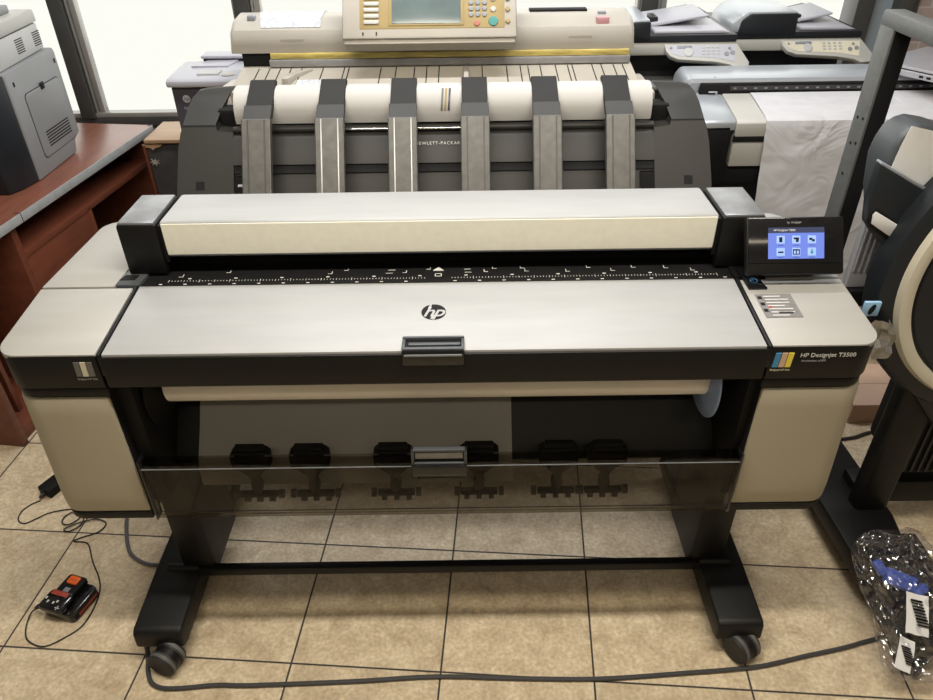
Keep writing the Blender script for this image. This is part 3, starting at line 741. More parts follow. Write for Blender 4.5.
bm = B(); prism(bm, [(.06, 1.13), (.075, 1.13), (.075, 1.28), (.06, 1.28)], 'z', 1.16, 1.191, .002); obj('paper_guide', bm, 'cream', tray)
for xa, xb in ((-.745, -.665), (.612, .655)):
    bm = B(); prism(bm, [(xa, 1.10), (xb, 1.10), (xb, 1.32), (xa+.03 if xa < 0 else xa, 1.32)], 'z', 1.08, 1.150, .01); obj('side_wing', bm, 'cream', WS)
bm = B(); bx(bm, -.60, .55, 1.14, 1.62, .12, 1.12, .01); obj('pedestal', bm, 'cream', WS)
bm = B(); bx(bm, -.62, .57, 1.12, 1.64, .0, .12, .01); obj('plinth', bm, 'creamdark', WS)
bm = B()
sh = [[(x, 1.3-.002+.001, 0) for x in (0,)]]
bm = B()
def onhood(y): 
    P = [(1.31, 1.300), (1.36, 1.325), (1.44, 1.331), (1.60, 1.30)]
    for (a, za), (b, zb) in zip(P, P[1:]):
        if a <= y <= b: return za+(zb-za)*(y-a)/(b-a)
    return 1.3
rows = [[(x, y, onhood(y)+.0022) for x in (-.60+(1.36-y)*.2, -.40)] for y in (1.318, 1.34, 1.36, 1.40, 1.44, 1.50)]
solo('blueprint_sheet', sheet(B(), rows, .0006), 'blueprint', 'blue-printed plan sheet lying on the left end of the cream scanner hood', 'paper')
bm = B(); bx(bm, -.640, -.615, 1.35, 1.375, 1.318, 1.336, .003); obj('hood_button', bm, 'keygrey', WS)
bm = B(); bx(bm, .16+.12, .47, 1.40, 1.44, 1.320, 1.3345, .001); obj('hood_slot', bm, 'blackmatt', WS)
bm = B(); bx(bm, .475+.015, .53, 1.318, 1.345, 1.298, 1.324, .002); obj('indicator_button', bm, 'pinkbtn', WS)
bm = B(); bx(bm, .50, .525, 1.36, 1.38, 1.318, 1.334, .002); obj('hood_button', bm, 'keygrey', WS)
for xa in (-.53, .40):
    bm = B(); bx(bm, xa, xa+.075, 1.2965, 1.299, 1.268, 1.275); obj('badge', bm, 'creamdark', WS)
# control console
QC = Matrix.Translation((-.043, 1.20, 1.293)) @ Matrix.Rotation(R(-38), 4, 'X')
def lc(bm): bm.transform(QC); return bm
bm = B(); t = B(); bx(t, -.273, .270, 0, .055, 0, .215, .008)
con = obj('control_console', lc(t), 'creamdark', WS); bm.free()
bm = B(); bx(bm, -.268, .265, .01, .06, -.012, .004, .003); obj('console_underside', lc(bm), 'creamdark', con)
bm = B(); bx(bm, -.218, .232, -.0015, .002, .030, .20, .002); obj('yellow_face', lc(bm), 'ochre', con)
bm = B(); bx(bm, -.128, .106, -.004, 0, .038, .19, .003); obj('display_bezel', lc(bm), 'ochre', con)
bm = B(); bx(bm, -.118, .096, -.0052, -.003, .044, .18, .001); obj('display', lc(bm), 'lcd', con)
for k in range(6):
    bm = B(); z = .044+k*.0195; bx(bm, -.205, -.158, -.006, -.001, z, z+.013, .002); obj('soft_key', lc(bm), 'offwhite', con)
for x in (-.208, -.166):
    bm = B(); bx(bm, x-.002, x+.002, -.0015, .001, .010, .020); obj('mark', lc(bm), 'blackmatt', con)
for i in range(3):
    for j in range(4):
        bm = B(); lathe(bm, [(0, .005), (.007, .004), (.008, 0), (0, 0)], (.128+i*.021, -.001, .072+j*.0185), (0, -1, 0), 14); obj('number_key', lc(bm), 'keygrey', con)
for x, z, r, mm in ((.146, .044, .010, 'redbtn'), (.197, .050, .016, 'teal'), (.197, .088, .009, 'offwhite'), (.197, .122, .009, 'offwhite'), (.242, .050, .008, 'ochre'), (.242, .088, .008, 'ochre'), (.242, .122, .008, 'keygrey')):
    bm = B(); lathe(bm, [(0, .005), (r*.9, .004), (r, 0), (0, 0)], (x, -.001, z), (0, -1, 0), 18); obj('round_button', lc(bm), mm, con)

# ------------------------------------------------------------------ small laser printer behind left
LP = thing('laser_printer', (-.9, 1.7, 0), 'dark plum laser printer with pale top, behind the left end of the six-armed plotter', 'printer')
bm = B(); bx(bm, -1.022, -.78, 1.56, 1.85, .0, 1.064, .008); obj('body', bm, 'navy', LP)
bm = B(); prism(bm, [(1.545, 1.062), (1.545, 1.084), (1.565, 1.090), (1.70, 1.096), (1.80, 1.096), (1.80, 1.062)], 'x', -1.032, -.765, .006); tp = obj('top_cover', bm, 'lavender', LP)
bm = B(); bx(bm, -.93, -.85, 1.60, 1.66, 1.090, 1.0975, .001); obj('small_display', bm, 'prgrey2', tp)
bm = B(); lathe(bm, [(0, .004), (.022, .004), (.028, 0), (0, 0)], (-.815, 1.61, 1.093), (0, 0, 1), 20); obj('dial', bm, 'offwhite', tp)
bm = B(); prism(bm, [(-.98, 1.70), (-.84, 1.70), (-.82, 1.79), (-.94, 1.79)], 'z', 1.095, 1.102, .002); obj('output_tray', bm, 'lavender', LP)
bm = B(); bx(bm, -.96, -.75, 1.79, 1.86, 1.06, 1.108, .006); bb = obj('rear_lid', bm, 'bluegrey', LP)
bm = B(); bx(bm, -.965, -.745, 1.785, 1.865, 1.107, 1.118, .003); obj('lid_top', bm, 'lavender', bb)
bm = B(); lathe(bm, [(0, .0015), (.014, .0015), (.014, 0), (0, 0)], (-.972, 1.560, 1.018), (0, -1, 0), 24); lg2 = obj('round_logo', bm, 'lavender', LP)
text('logo_lettering', 'hp', (-.972, 1.558, 1.018), X3, Z3, .021, 'navy', lg2, shear=.3)
text('model_lettering', 'LaserJet', (-.965, 1.559, .985), X3, Z3, .014, 'lavender', LP)

# ------------------------------------------------------------------ counter desk at left
DK = thing('counter_desk', (-1.8, 1.4, 0), 'reddish wooden counter desk with grey edging and open cubbies, at the left', 'desk')
a74 = R(7.4)
n_ = Vector((math.cos(a74), -math.sin(a74), 0)); e_ = Vector((math.sin(a74), math.cos(a74), 0))
MD = Matrix.Translation((-1.545, .78, 0)) @ Matrix((n_, e_, Z3)).transposed().to_4x4()
def dk(bm): bm.transform(MD); return bm
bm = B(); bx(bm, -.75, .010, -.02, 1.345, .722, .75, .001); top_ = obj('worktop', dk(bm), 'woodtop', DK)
bm = B(); bx(bm, .010, .0125, -.02, 1.345, .718, .7515, .0008); obj('edge_band', dk(bm), 'edge', top_)
for b in (.375, 1.344):
    bm = B(); bx(bm, -.012, .0135, b-.002, b+.001, .717, .7522); obj('edge_joint', dk(bm), 'fabric', top_)
for b in (0, .33, 1.29):
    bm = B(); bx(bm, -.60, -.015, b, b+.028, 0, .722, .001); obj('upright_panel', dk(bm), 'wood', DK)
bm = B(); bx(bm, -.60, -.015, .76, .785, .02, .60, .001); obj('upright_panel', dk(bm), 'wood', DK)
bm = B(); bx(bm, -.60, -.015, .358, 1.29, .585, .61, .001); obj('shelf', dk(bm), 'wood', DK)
bm = B(); bx(bm, -.04, -.018, .36, .76, .03, .585, .001); obj('cupboard_door', dk(bm), 'wood', DK)
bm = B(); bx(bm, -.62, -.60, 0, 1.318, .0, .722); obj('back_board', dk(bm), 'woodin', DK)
bm = B(); bx(bm, -.60, -.03, .028, .33, .0, .05, .001); obj('bottom_board', dk(bm), 'wood', DK)
bm = B(); bx(bm, -.60, -.10, .13, .15, .05, .722, .001); obj('inner_panel', dk(bm), 'wood', DK)
bm = B(); lathe(bm, [(0, .004), (.006, .004), (.006, 0), (0, 0)], (-.32, .36, .66), (0, 1, 0), 12); obj('shelf_peg', dk(bm), 'chrome', DK)

# low cabinet in the corner
LC = thing('low_cabinet', (-1.2, 2.07, 0), 'low cabinet with pale wood top and torn dark front, between counter desk and window', 'cabinet')
bm = B(); bx(bm, -1.345, -1.05, 1.955, 2.20, .0, .722, .002); obj('front_board', bm, 'fabric', LC)
bm = B(); bx(bm, -1.345, -1.04, 1.94, 2.20, .722, .738, .002); obj('top', bm, 'paleoak', LC)
bm = B(); bx(bm, -1.356, -1.346, 1.94, 1.955, .0, .713, .001); obj('corner_strip', bm, 'wood', LC)
bm = B()
pts = []
for k in range(14):
    r = .020 if k % 2 else .008
    pts.append((-1.322+r*math.cos(k*math.pi/7)*1.2, .635+r*math.sin(k*math.pi/7)*.9))
prism(bm, pts, 'y', 1.947, 1.951); obj('torn_patch', bm, 'creamdark', LC)
bm = B(); prism(bm, [(-1.36, .715), (-1.345, .704), (-1.325, .700), (-1.315, .690), (-1.305, .700), (-1.28, .706), (-1.27, .715)], 'y', 1.946, 1.951); obj('chipped_edge', bm, 'paleoak', LC)

# ------------------------------------------------------------------ big grey printer on the counter
GP = thing('office_printer', (-1.85, 1.62, .75), 'large grey office printer with slatted vents and dark near side, standing on the counter desk', 'printer')
bm = B()
prism(bm, [(1.445, .752), (1.765, .752), (1.785, .80), (1.835, .815), (1.835, 1.135), (1.825, 1.15), (1.455, 1.14), (1.445, 1.13)], 'x', -2.15, -1.552, .006); bd = obj('body', bm, 'prgrey', GP)
bm = B(); prism(bm, [(-2.16, 1.31), (-1.60, 1.31), (-1.575, 1.36), (-1.560, 1.43), (-1.556, 1.452), (-2.16, 1.452)], 'z', .752, 1.136, .006); obj('side_cover', bm, 'bluegrey', GP)
bm = B(); bx(bm, -1.66, -1.656, 1.3085, 1.312, .76, 1.13); obj('cover_seam', bm, 'blackmatt', GP)
def face(name, y0, y1, z0, z1, m, par, x=-1.552, th=.003, r=.02, slope=.0):
    bm = B(); prism(bm, rrect(y0, y1, z0, z1, r, 5), 'x', x-.002, x+th, .0008)
    return obj(name, bm, m, par)
g1 = face('hatch_outline', 1.527, 1.800, .806, 1.050, 'blackmatt', bd, th=.0008)
g2 = face('service_hatch', 1.530, 1.797, .809, 1.047, 'prgrey', bd, th=.003)
bm = B(); bx(bm, -1.550, -1.546, 1.648, 1.676, 1.035, 1.06, .003); bx(bm, -1.547, -1.544, 1.653, 1.671, 1.040, 1.050, .001); obj('hatch_latch', bm, 'blackmatt', g2)
for k in range(6):
    bm = B(); z = .838+k*.0105; bx(bm, -1.550, -1.5484, 1.582, 1.770, z, z+.0048); obj('vent_slot', bm, 'blackmatt', g2)
for y, z in ((1.490, 1.095), (1.812, 1.103)):
    bm = B(); bx(bm, -1.553, -1.5505, y-.005, y+.005, z-.008, z+.008, .001); obj('screw_hole', bm, 'blackmatt', bd)
bm = B(); prism(bm, [(1.40, 1.139), (1.805, 1.152), (1.80, 1.245), (1.40, 1.235)], 'x', -2.15, -1.570, .006); ub = obj('scanner_unit', bm, 'prgrey2', GP)
for y0 in (1.615, 1.745):
    for k in range(7):
        bm = B(); z = 1.170+k*.0075; bx(bm, -1.571, -1.5695, y0, y0+.055, z, z+.0036); obj('vent_slot', bm, 'blackmatt', ub)
bm = B(); prism(bm, [(1.39, 1.238), (1.805, 1.248), (1.80, 1.292), (1.39, 1.285)], 'x', -2.15, -1.566, .006); obj('lid', bm, 'offwhite', GP)
bm = B(); bx(bm, -2.10, -1.62, 1.50, 1.74, 1.290, 1.318, .006); obj('feeder', bm, 'prgrey', GP)
bm = B(); bx(bm, -2.05, -1.66, 1.56, 1.70, 1.318, 1.345, .004); fd = obj('feeder_cover', bm, 'prgrey2', GP)
for k in range(4):
    bm = B(); rod(bm, (-1.66-.02*k, 1.60+.03*k, 1.345), (-1.66-.02*k, 1.615+.03*k, 1.345), .010, seg=12); obj('feed_wheel', bm, 'blackmatt', fd)
# ------------------------------------------------------------------ wide plotter at the right back, paper hanging over its front
P3 = thing('hanging_paper_plotter', (1.4, 1.4, 0), 'silver-topped wide plotter with black ruler strip, right of the six-armed plotter', 'plotter')
XR3 = 2.35
t = B(); prism(t, [(1.400, 1.094), (1.404, 1.106), (1.42, 1.111), (1.55, 1.113), (1.57, 1.10), (1.57, 1.02), (1.43, 1.02)], 'x', .835, XR3, 0)
bmesh.ops.bevel(t, geom=[e for e in t.edges if e.calc_face_angle(0) > 1.2 and max(v.co.x for v in e.verts) < 1 and min(v.co.z for v in e.verts) > 1.05], offset=.03, segments=5, profile=.5, affect='EDGES', clamp_overlap=True)
top = obj('top_bar', t, 'silverblue', P3)
bm = B(); bx(bm, .934, .937, 1.41, 1.56, 1.1055, 1.1095); obj('bar_seam', bm, 'blackmatt', top)
bm = B(); prism(bm, [(1.392, 1.050), (1.396, 1.090), (1.405, 1.096), (1.44, 1.096), (1.44, 1.025)], 'x', .885, XR3-.02, .003); rl = obj('ruler_strip', bm, 'blackmatt', P3)
bm = B(); t = B(); bx(t, .99, XR3-.05, 1.3915, 1.396, 1.068, 1.082); merge(bm, t); obj('ruler_face', bm, 'fabric', rl)
for k in range(34):
    bm = B(); x = 1.0+k*.036; bx(bm, x, x+.010, 1.3900, 1.393, 1.073, 1.078); obj('ruler_marking', bm, 'keygrey', rl)
bm = B(); bx(bm, .915, .945, 1.386, 1.394, 1.062, 1.066, .001); bx(bm, .940, .945, 1.386, 1.394, 1.050, 1.064, .001); obj('hook', bm, 'lavender', rl)
bm = B(); t = B(); prism(t, [(1.20, 1.018), (1.21, 1.024), (1.42, 1.060), (1.42, .99), (1.20, .99)], 'x', .855, .962, .004); merge(bm, t); obj('end_deck', bm, 'silverblue', P3)
bm = B(); bx(bm, .855, .957, 1.20, 1.55, .80, 1.012, .012); obj('end_housing', bm, 'blackmatt', P3)
bm = B(); t = B(); prism(t, [(1.195, 1.016), (1.21, 1.026), (1.42, 1.062), (1.42, .99), (1.195, .97)], 'x', .964, XR3-.06, .004); merge(bm, t); obj('feed_deck', bm, 'offwhite', P3)
bm = B(); bx(bm, .964, XR3-.06, 1.202, 1.40, .865, 1.0, .004); obj('front_panel', bm, 'offwhite', P3)
bm = B(); bx(bm, .962, XR3-.06, 1.197, 1.205, .952, .974, .001); obj('black_strip', bm, 'blackmatt', P3)
bm = B(); bx(bm, .958, XR3-.06, 1.215, 1.50, .80, .87, .003); obj('under_frame', bm, 'blackmatt', P3)
for xx in (.90, 2.10):
    bm = B(); bx(bm, xx, xx+.07, 1.33, 1.43, .08, .82, .004); obj('leg', bm, 'blackmatt', P3)
    bm = B(); bx(bm, xx-.01, xx+.08, 1.10, 1.62, .0, .09, .01); obj('foot', bm, 'blackmatt', P3)
rows = []
random.seed(3)
for k, (y, z) in enumerate(((1.388, 1.0615), (1.33, 1.0525), (1.27, 1.042), (1.215, 1.031), (1.196, 1.022), (1.189, 1.00), (1.188, .965), (1.187, .93), (1.185, .895), (1.182, .86), (1.180, .825), (1.178, .79), (1.174, .75), (1.17, .70), (1.165, .60), (1.16, .50), (1.155, .38), (1.15, .26))):
    rows.append([(1.060+i*.0612+(.0 if z > .98 else (1.0-z)*.04), y-(abs(random.gauss(0, .004))+.006*math.sin(i*.9+k*.7)**2)*(z < .95), z) for i in range(19)])
bm = B(); sheet(bm, rows, .0007)
solo('hanging_paper', bm, 'paperwrink', 'long creased white paper draped over the front of the silver-topped plotter', 'paper')

# ------------------------------------------------------------------ two multifunction printers
def mfp(x0, yf, w, zt, label, facecol, adf, fr):
    t = thing('multifunction_printer', (x0+w/2, yf+.2, 0), label, 'printer', 'multifunction printers below the window')
    x1 = x0+w
    bm = B(); bx(bm, x0+.01, x1-.02, yf+.10, yf+.44, 0, zt-.045, .006); obj('body', bm, 'bluegrey', t)
    bm = B(); prism(bm, [(yf-.03, zt-.165), (yf-.03, zt-.150), (yf+.11, zt-.145), (yf+.11, zt-.165)], 'x', x0+.01, x1-.01, .003); obj('output_tray', bm, 'prgrey', t)
    bm = B(); bx(bm, x0+.01, x1-.02, yf-.02, yf+.11, 0, zt-.166, .004); obj('paper_cassette', bm, 'bluegrey', t)
    bm = B(); bx(bm, x0, x1, yf, yf+.42, zt-.046, zt, .006); sb = obj('scanner_base', bm, 'offwhite', t)
    bm = B(); bx(bm, x0+.003, x1-.003, yf-.003, yf+.42, zt+.0, zt+.026, .005); ld = obj('lid', bm, 'bluegrey', t)
    a = adf
    bm = B(); prism(bm, [(x0+.004, zt+.02), (x0+.008, zt+.02+a*.5), (x0+.045, zt+.02+a*.93), (x0+.07, zt+.02+a), (x0+w*fr, zt+.02+a), (x0+w*fr, zt+.02)], 'y', yf+.0, yf+.28, .012); ad = obj('document_feeder', bm, 'silverblue', ld)
    bm = B(); prism(bm, [(x0+w*.06, zt+.012), (x0+w*.08, zt+.02+a*.62), (x0+w*.14, zt+.012+a), (x0+w*fr, zt+.012+a), (x0+w*(fr+.005), zt+.012)], 'y', yf-.006, yf+.02, .006); obj('feeder_front', bm, 'bluegrey', ad)
    bm = B(); t2 = B(); prism(t2, [(x0+w*fr, zt+.03), (x0+w*(fr+.02), zt+.045), (x1-.09, zt+.075), (x1-.09, zt+.067)], 'y', yf+.10, yf+.33, .004); merge(bm, t2); obj('document_tray', bm, 'lavender', ld)
    bm = B(); prism(bm, [(x0+w*fr, zt+.025), (x1-.10, zt+.062), (x1-.04, zt+.05), (x1-.02, zt+.025)], 'y', yf+.30, yf+.40, .006); obj('tray_wing', bm, 'bluegrey', ld)
    bm = B(); prism(bm, [(x0+w*(fr+.05), zt+.026), (x1-.02, zt+.026), (x1-.05, zt+.036), (x0+w*(fr+.06), zt+.036)], 'y', yf+.02, yf+.28, .003); obj('exit_tray', bm, 'lavender', ld)
    bm = B(); bx(bm, x0+w*(fr+.06), x0+w*(fr+.12), yf+.12, yf+.20, zt+.045, zt+.066, .003); obj('paper_guide', bm, 'bluegrey', ld)
    # console slab
    Qm = Matrix.Translation((x0, yf, zt-.008)) @ Matrix.Rotation(R(42), 4, 'X')
    def l(b_): b_.transform(Qm); return b_
    pts = [(w*.40, .0), (w*.41, -.028), (w*.44, -.050), (w*.50, -.064), (w*.80, -.076), (w*.92, -.088), (w*.97, -.104), (w*1.07, -.098), (w*1.08, -.08), (w*1.0, .0)]
    bm = B(); prism(bm, pts, 'z', -.016, .004, .003); cn = obj('control_panel', l(bm), 'offwhite', t)
    bm = B(); pts2 = [(w*.42, -.008), (w*.43, -.026), (w*.46, -.042), (w*.52, -.052), (w*.80, -.060), (w*.96, -.076), (w*.985, -.008)]
    prism(bm, pts2, 'z', .003, .0052); obj('key_field', l(bm), facecol, cn)
    bm = B(); bx(bm, w*.50, w*.62, -.020, -.010, .004, .008, .001); obj('small_display', l(bm), 'keygrey', cn)
    bm = B(); lathe(bm, [(0, .004), (.017, .003), (.020, 0), (0, 0)], (w*.59, -.036, .005), (0, 0, 1), 20); obj('dial', l(bm), 'prgrey2', cn)
    for i in range(4):
        for j in range(3):
            bm = B(); bx(bm, w*.70+i*w*.04, w*.70+i*w*.04+.011, -.020-j*.013, -.013-j*.013, .005, .0075, .001); obj('number_key', l(bm), 'prgrey2', cn)
    for x_, y_, r_ in ((.90, -.045, .009), (.95, -.040, .009), (.93, -.022, .006), (.45, -.018, .005)):
        bm = B(); lathe(bm, [(0, .003), (r_, .002), (r_, 0), (0, 0)], (w*x_, y_, .005), (0, 0, 1), 14); obj('round_key', l(bm), 'prgrey', cn)
    return t
mfp(.625, 1.65, .450, 1.174, 'multifunction printer with flat feeder and grey keypad, farther left one of the pair', 'lavender', .060, .27)
mfp(1.106, 1.85, .53, 1.140, 'multifunction printer with rounded silver feeder and beige keypad, beside the dark door frame', 'barcream', .080, .49)

# ------------------------------------------------------------------ grey metal frame standing on its side
MF = thing('metal_frame', (1.06, .5, 0), 'tall grey metal frame, an upright post with a top beam, behind the slate device', 'frame')
bm = B(); bx(bm, 1.03, 1.037, .550, .614, .02, 1.458, .002); po = obj('post', bm, 'standgrey', MF)
bm = B(); bx(bm, 1.037, 1.078, .553, .611, .02, 1.43, .002); obj('post_shade_fill', bm, 'blackmatt', MF)  # solid black filler standing in for the shade on the post's front side
bm = B(); bx(bm, 1.0295, 1.078, .05, .6145, 1.428, 1.4625, .004); be = obj('top_beam', bm, 'standgrey', MF)
bm = B(); bx(bm, 1.02, 1.088, .50, 1.05, .0, .05, .005); obj('base_bar', bm, 'standgrey', MF)
for z, y in ((1.225, .566), (1.222, .592), (1.165, .566), (1.158, .590), (1.08, .585)):
    bm = B(); rod(bm, (1.0285, y, z), (1.031, y, z), .0035, seg=12); obj('bolt_hole', bm, 'blackmatt', po)

# ------------------------------------------------------------------ slate device at the right edge
RD = thing('roll_plotter', (1.3, .35, 0), 'slate-coloured plotter with large bone ring on its round end, cut by the right edge', 'plotter')
bm = B(); prism(bm, [(1.05, 1.02), (1.023, 1.064), (1.007, 1.110), (.995, 1.189), (1.0, 1.224), (1.010, 1.252), (1.028, 1.270), (1.050, 1.276), (1.085, 1.270), (1.60, 1.12), (1.60, .95), (1.10, .95)], 'y', .355, .45, .012, 3); obj('rounded_cover', bm, 'devgrey', RD)
bm = B(); prism(bm, [(.962, 1.203), (1.064, 1.149), (1.34, 1.02), (1.34, .78), (1.07, .84), (1.05, .96), (1.034, 1.000), (.989, 1.046), (.972, 1.066), (.963, 1.11)], 'y', .318, .345, .004); sp = obj('side_plate', bm, 'devdark', RD)
bm = B(); prism(bm, [(.972, 1.093), (.980, 1.104), (1.05, 1.064), (1.05, 1.032), (1.03, 1.026), (.976, 1.062), (.969, 1.076)], 'y', .3145, .320, .002); so = obj('grip_slot', bm, 'blackmatt', sp)
bm = B(); prism(bm, [(.978, 1.088), (.983, 1.096), (1.05, 1.058), (1.05, 1.038), (1.032, 1.034), (.981, 1.066)], 'y', .3125, .3160, .002); obj('white_insert', bm, 'labelwhite', so)
bm = B(); prism(bm, [(.963, 1.203), (1.064, 1.149), (1.34, 1.02), (1.34, 1.025), (1.066, 1.155), (.965, 1.208)], 'y', .320, .343, .001); obj('bright_rim', bm, 'keygrey', sp)
cx, cz = 1.432, .940
bm = B(); lathe(bm, [(0, .035), (.385, .035), (.402, .028), (.410, .014), (.410, -.03), (0, -.03)], (cx, .30, cz), (0, -1, 0), 96); dd = obj('round_housing', bm, 'devdark', RD)
bm = B(); lathe(bm, [(.328, 0), (.330, .012), (.344, .017), (.358, .014), (.366, .0)], (cx, .265, cz), (0, -1, 0), 96); obj('bone_ring', bm, 'ring', dd, label='bone-coloured ring')
bm = B(); lathe(bm, [(0, .006), (.318, .006), (.322, .0), (0, 0)], (cx, .265, cz), (0, -1, 0), 96); obj('end_disc', bm, 'bluegrey', dd)
bm = B(); prism(bm, [(1.08, .77), (1.118, .700), (1.21, .610), (1.334, .462), (1.46, .36), (1.7, .36), (1.7, .70), (1.3, .80)], 'y', .30, .345, .006); obj('lower_housing', bm, 'devdark', RD)
bm = B(); bx(bm, 1.225, 1.325, .318, .375, .09, .75, .015, 3); obj('stand_column', bm, 'legblack', RD)
bm = B(); prism(bm, [(1.135, .42), (1.128, .70), (1.32, .70), (1.335, .30), (1.27, -.13), (1.16, -.13)], 'z', .055, .118, .01); ft = obj('stand_foot', bm, 'legblack', RD)
bm = B(); bx(bm, 1.15, 1.31, -.03, .17, .116, .185, .004); obj('foot_box', bm, 'legblack', ft)
for yy in (-.115, .63):
    bm = B(); t = B()
    bx(t, -.012, .012, -.03, .03, -.012, .018, .006); MX = Matrix.Translation((1.205, yy, .034)) @ Matrix.Rotation(R(40), 4, 'Z'); t.transform(MX); merge(bm, t)
    cst = obj('caster', bm, 'black', ft)
    for sd in (-1, 1):
        t = B(); lathe(t, [(0, .007), (.030, .009), (.034, .005), (.034, -.010), (.03, -.012), (0, -.012)], (sd*.024, 0, 0), (sd, 0, 0), 24); t.transform(MX); obj('wheel', t, 'rubber', cst)
bm = B()
bx(bm, 1.34, 1.75, .36, .56, .22, .62, .02)
rb = obj('drum_cover', bm, 'blackmatt', RD)
for k in range(7):
    bm = B(); bx(bm, 1.345+k*.022, 1.353+k*.022, .354, .362, .24, .60, .001); obj('drum_rib', bm, 'devdark', rb)
bm = B(); bx(bm, 1.25, 1.9, .40, .47, .06, .15, .01); obj('cross_beam', bm, 'legblack', RD)
bm = B(); bx(bm, 1.082, 1.50, .500, .525, .79, 1.12, .004); rp = obj('ribbed_panel', bm, 'ribbed', RD)
for k in range(9):
    bm = B(); bx(bm, 1.088+k*.015, 1.094+k*.015, .4955, .501, .84, 1.08, .001); obj('rib', bm, 'lavender', rp)
bm = B(); bx(bm, 1.09, 1.52, .48, .53, .74, .79, .004); obj('panel_base', bm, 'blackmatt', RD)
bm = B(); bx(bm, .998, 1.036, .258, .2665, .852, .890, .001); tg = obj('blue_label', bm, 'lblue', RD)
bm = B(); lathe(bm, [(0, .001), (.007, .001), (.007, 0), (0, 0)], (0, 0, 0), (0, -1, 0), 20)
for v in bm.verts: v.co.z *= 2.0; x, z = v.co.x, v.co.z; v.co.x = x*.95+z*.25
bm.transform(Matrix.Translation((1.017, .2575, .871))); obj('leaf_marking', bm, 'blackmatt', tg)
# crumpled foil scrap hanging on it
random.seed(11)
rows = []
for j in range(7):
    z = .846-j*.018; wd = .028*(1-abs(j-3)/4.5)+.010
    rows.append([(1.045+j*.004+(i-2)*wd*.5+random.uniform(-.003, .003), .245+random.uniform(-.010, .008), z+random.uniform(-.003, .003)) for i in range(5)])
solo('foil_scrap', sheet(B(), rows, .0008), 'foil', 'crumpled silver foil scrap below the blue label on the slate device', 'foil', angle=5)
bm = B(); sheet(bm, [[(x, .350, z-(x-1.0)*sl) for x in (x0, x0+.08, x0+.18, x0+.34)] for z, x0, sl in ((1.281, 1.020, .22), (1.24, 1.012, .26), (1.19, 1.006, .32), (1.13, 1.002, .38))], .001)
solo('folded_paper', bm, 'labelwhite', 'white paper sheet tucked in the slot on top of the slate device', 'paper')

# laptop on the plotter bar at the right edge
LT = thing('laptop', (1.62, 1.42, 1.108), 'closed silver laptop lying on the right end of the silver-topped plotter', 'laptop')
ML = Matrix.Translation((1.635, 1.27, 1.1135)) @ Matrix.Rotation(R(33), 4, 'Z')
bm = B(); bx(bm, .0, .34, 0, .24, .0, .022, .005); bm.transform(ML); bs = obj('base', bm, 'laptop', LT)
bm = B(); bx(bm, .0, .34, .001, .24, .024, .034, .004); bm.transform(ML); obj('lid', bm, 'laptop', LT)
bm = B(); bx(bm, .003, .337, .003, .237, .021, .025); bm.transform(ML); obj('lid_gap', bm, 'blackmatt', LT)
for y in (.03, .055, .15):
    bm = B(); bx(bm, -.0012, .002, y, y+.014, .007, .014); bm.transform(ML); obj('port', bm, 'blackmatt', bs)

# cardboard box on the floor at the right
CB = thing('cardboard_box', (1.7, 1.05, 0), 'low flat cardboard box on the floor behind the right cabinet of the centre printer', 'box')
bm = B(); bx(bm, 1.47, 1.84, .85, 1.10, .0, .085, .002); bd_ = obj('box_body', bm, 'cardboard', CB)
bm = B(); bx(bm, 1.468, 1.842, .848, .974, .085, .089); obj('flap', bm, 'cardtop', CB)
bm = B(); bx(bm, 1.468, 1.842, .976, 1.102, .085, .089); obj('flap', bm, 'cardtop', CB)
# ------------------------------------------------------------------ floor items
def at_floor(pts, r): return [(x, y, r+.0005) for x, y in pts]
bm = B(); tube(bm, [(-.86, .02, .006), (-.815, -.05, .006), (-.792, -.11, .006), (-.765, -.145, .006), (-.714, -.156, .006), (-.60, -.148, .006), (-.516, -.150, .006), (-.25, -.143, .006), (-.032, -.133, .006), (.18, -.141, .006), (.392, -.145, .006), (.62, -.132, .006), (.74, -.124, .006), (.83, -.114, .006), (.95, -.088, .006), (1.05, -.068, .006), (1.14, -.045, .006), (1.32, .0, .006)], .0058, 10, 8)
solo('power_cable', bm, 'cable', 'thick dark cable running along the floor in front of both casters', 'cable')
bm = B(); tube(bm, [(-1.05, .52, .006), (-1.055, .45, .006), (-1.03, .37, .006), (-.99, .29, .006), (-.94, .251, .006), (-.89, .238, .006), (-.835, .25, .006), (-.78, .32, .006)], .0058, 10, 8)
solo('grey_cable', bm, 'cablegrey', 'grey cable looping on the floor beside the left stand foot', 'cable')
bm = B(); tube(bm, [(1.2, .80, .006), (1.35, .76, .006), (1.45, .765, .006), (1.56, .80, .006), (1.9, .85, .006)], .006, 8, 8)
solo('black_cable', bm, 'rubber', 'black cable crossing the floor in front of the flat cardboard box', 'cable')
AD = thing('power_adapter', (-1.35, .565, 0), 'small black plug-in adapter on the floor beside the counter desk', 'adapter')
MA = Matrix.Translation((-1.350, .565, 0)) @ Matrix.Rotation(R(-25), 4, 'Z')
bm = B(); bx(bm, -.028, .028, -.035, .035, 0, .034, .006); bm.transform(MA); obj('housing', bm, 'blackmatt', AD)
bm = B(); rod(bm, (0, -.035, .016), (0, -.055, .012), .007, .004, 12); bm.transform(MA); obj('strain_relief', bm, 'rubber', AD)
bm = B()
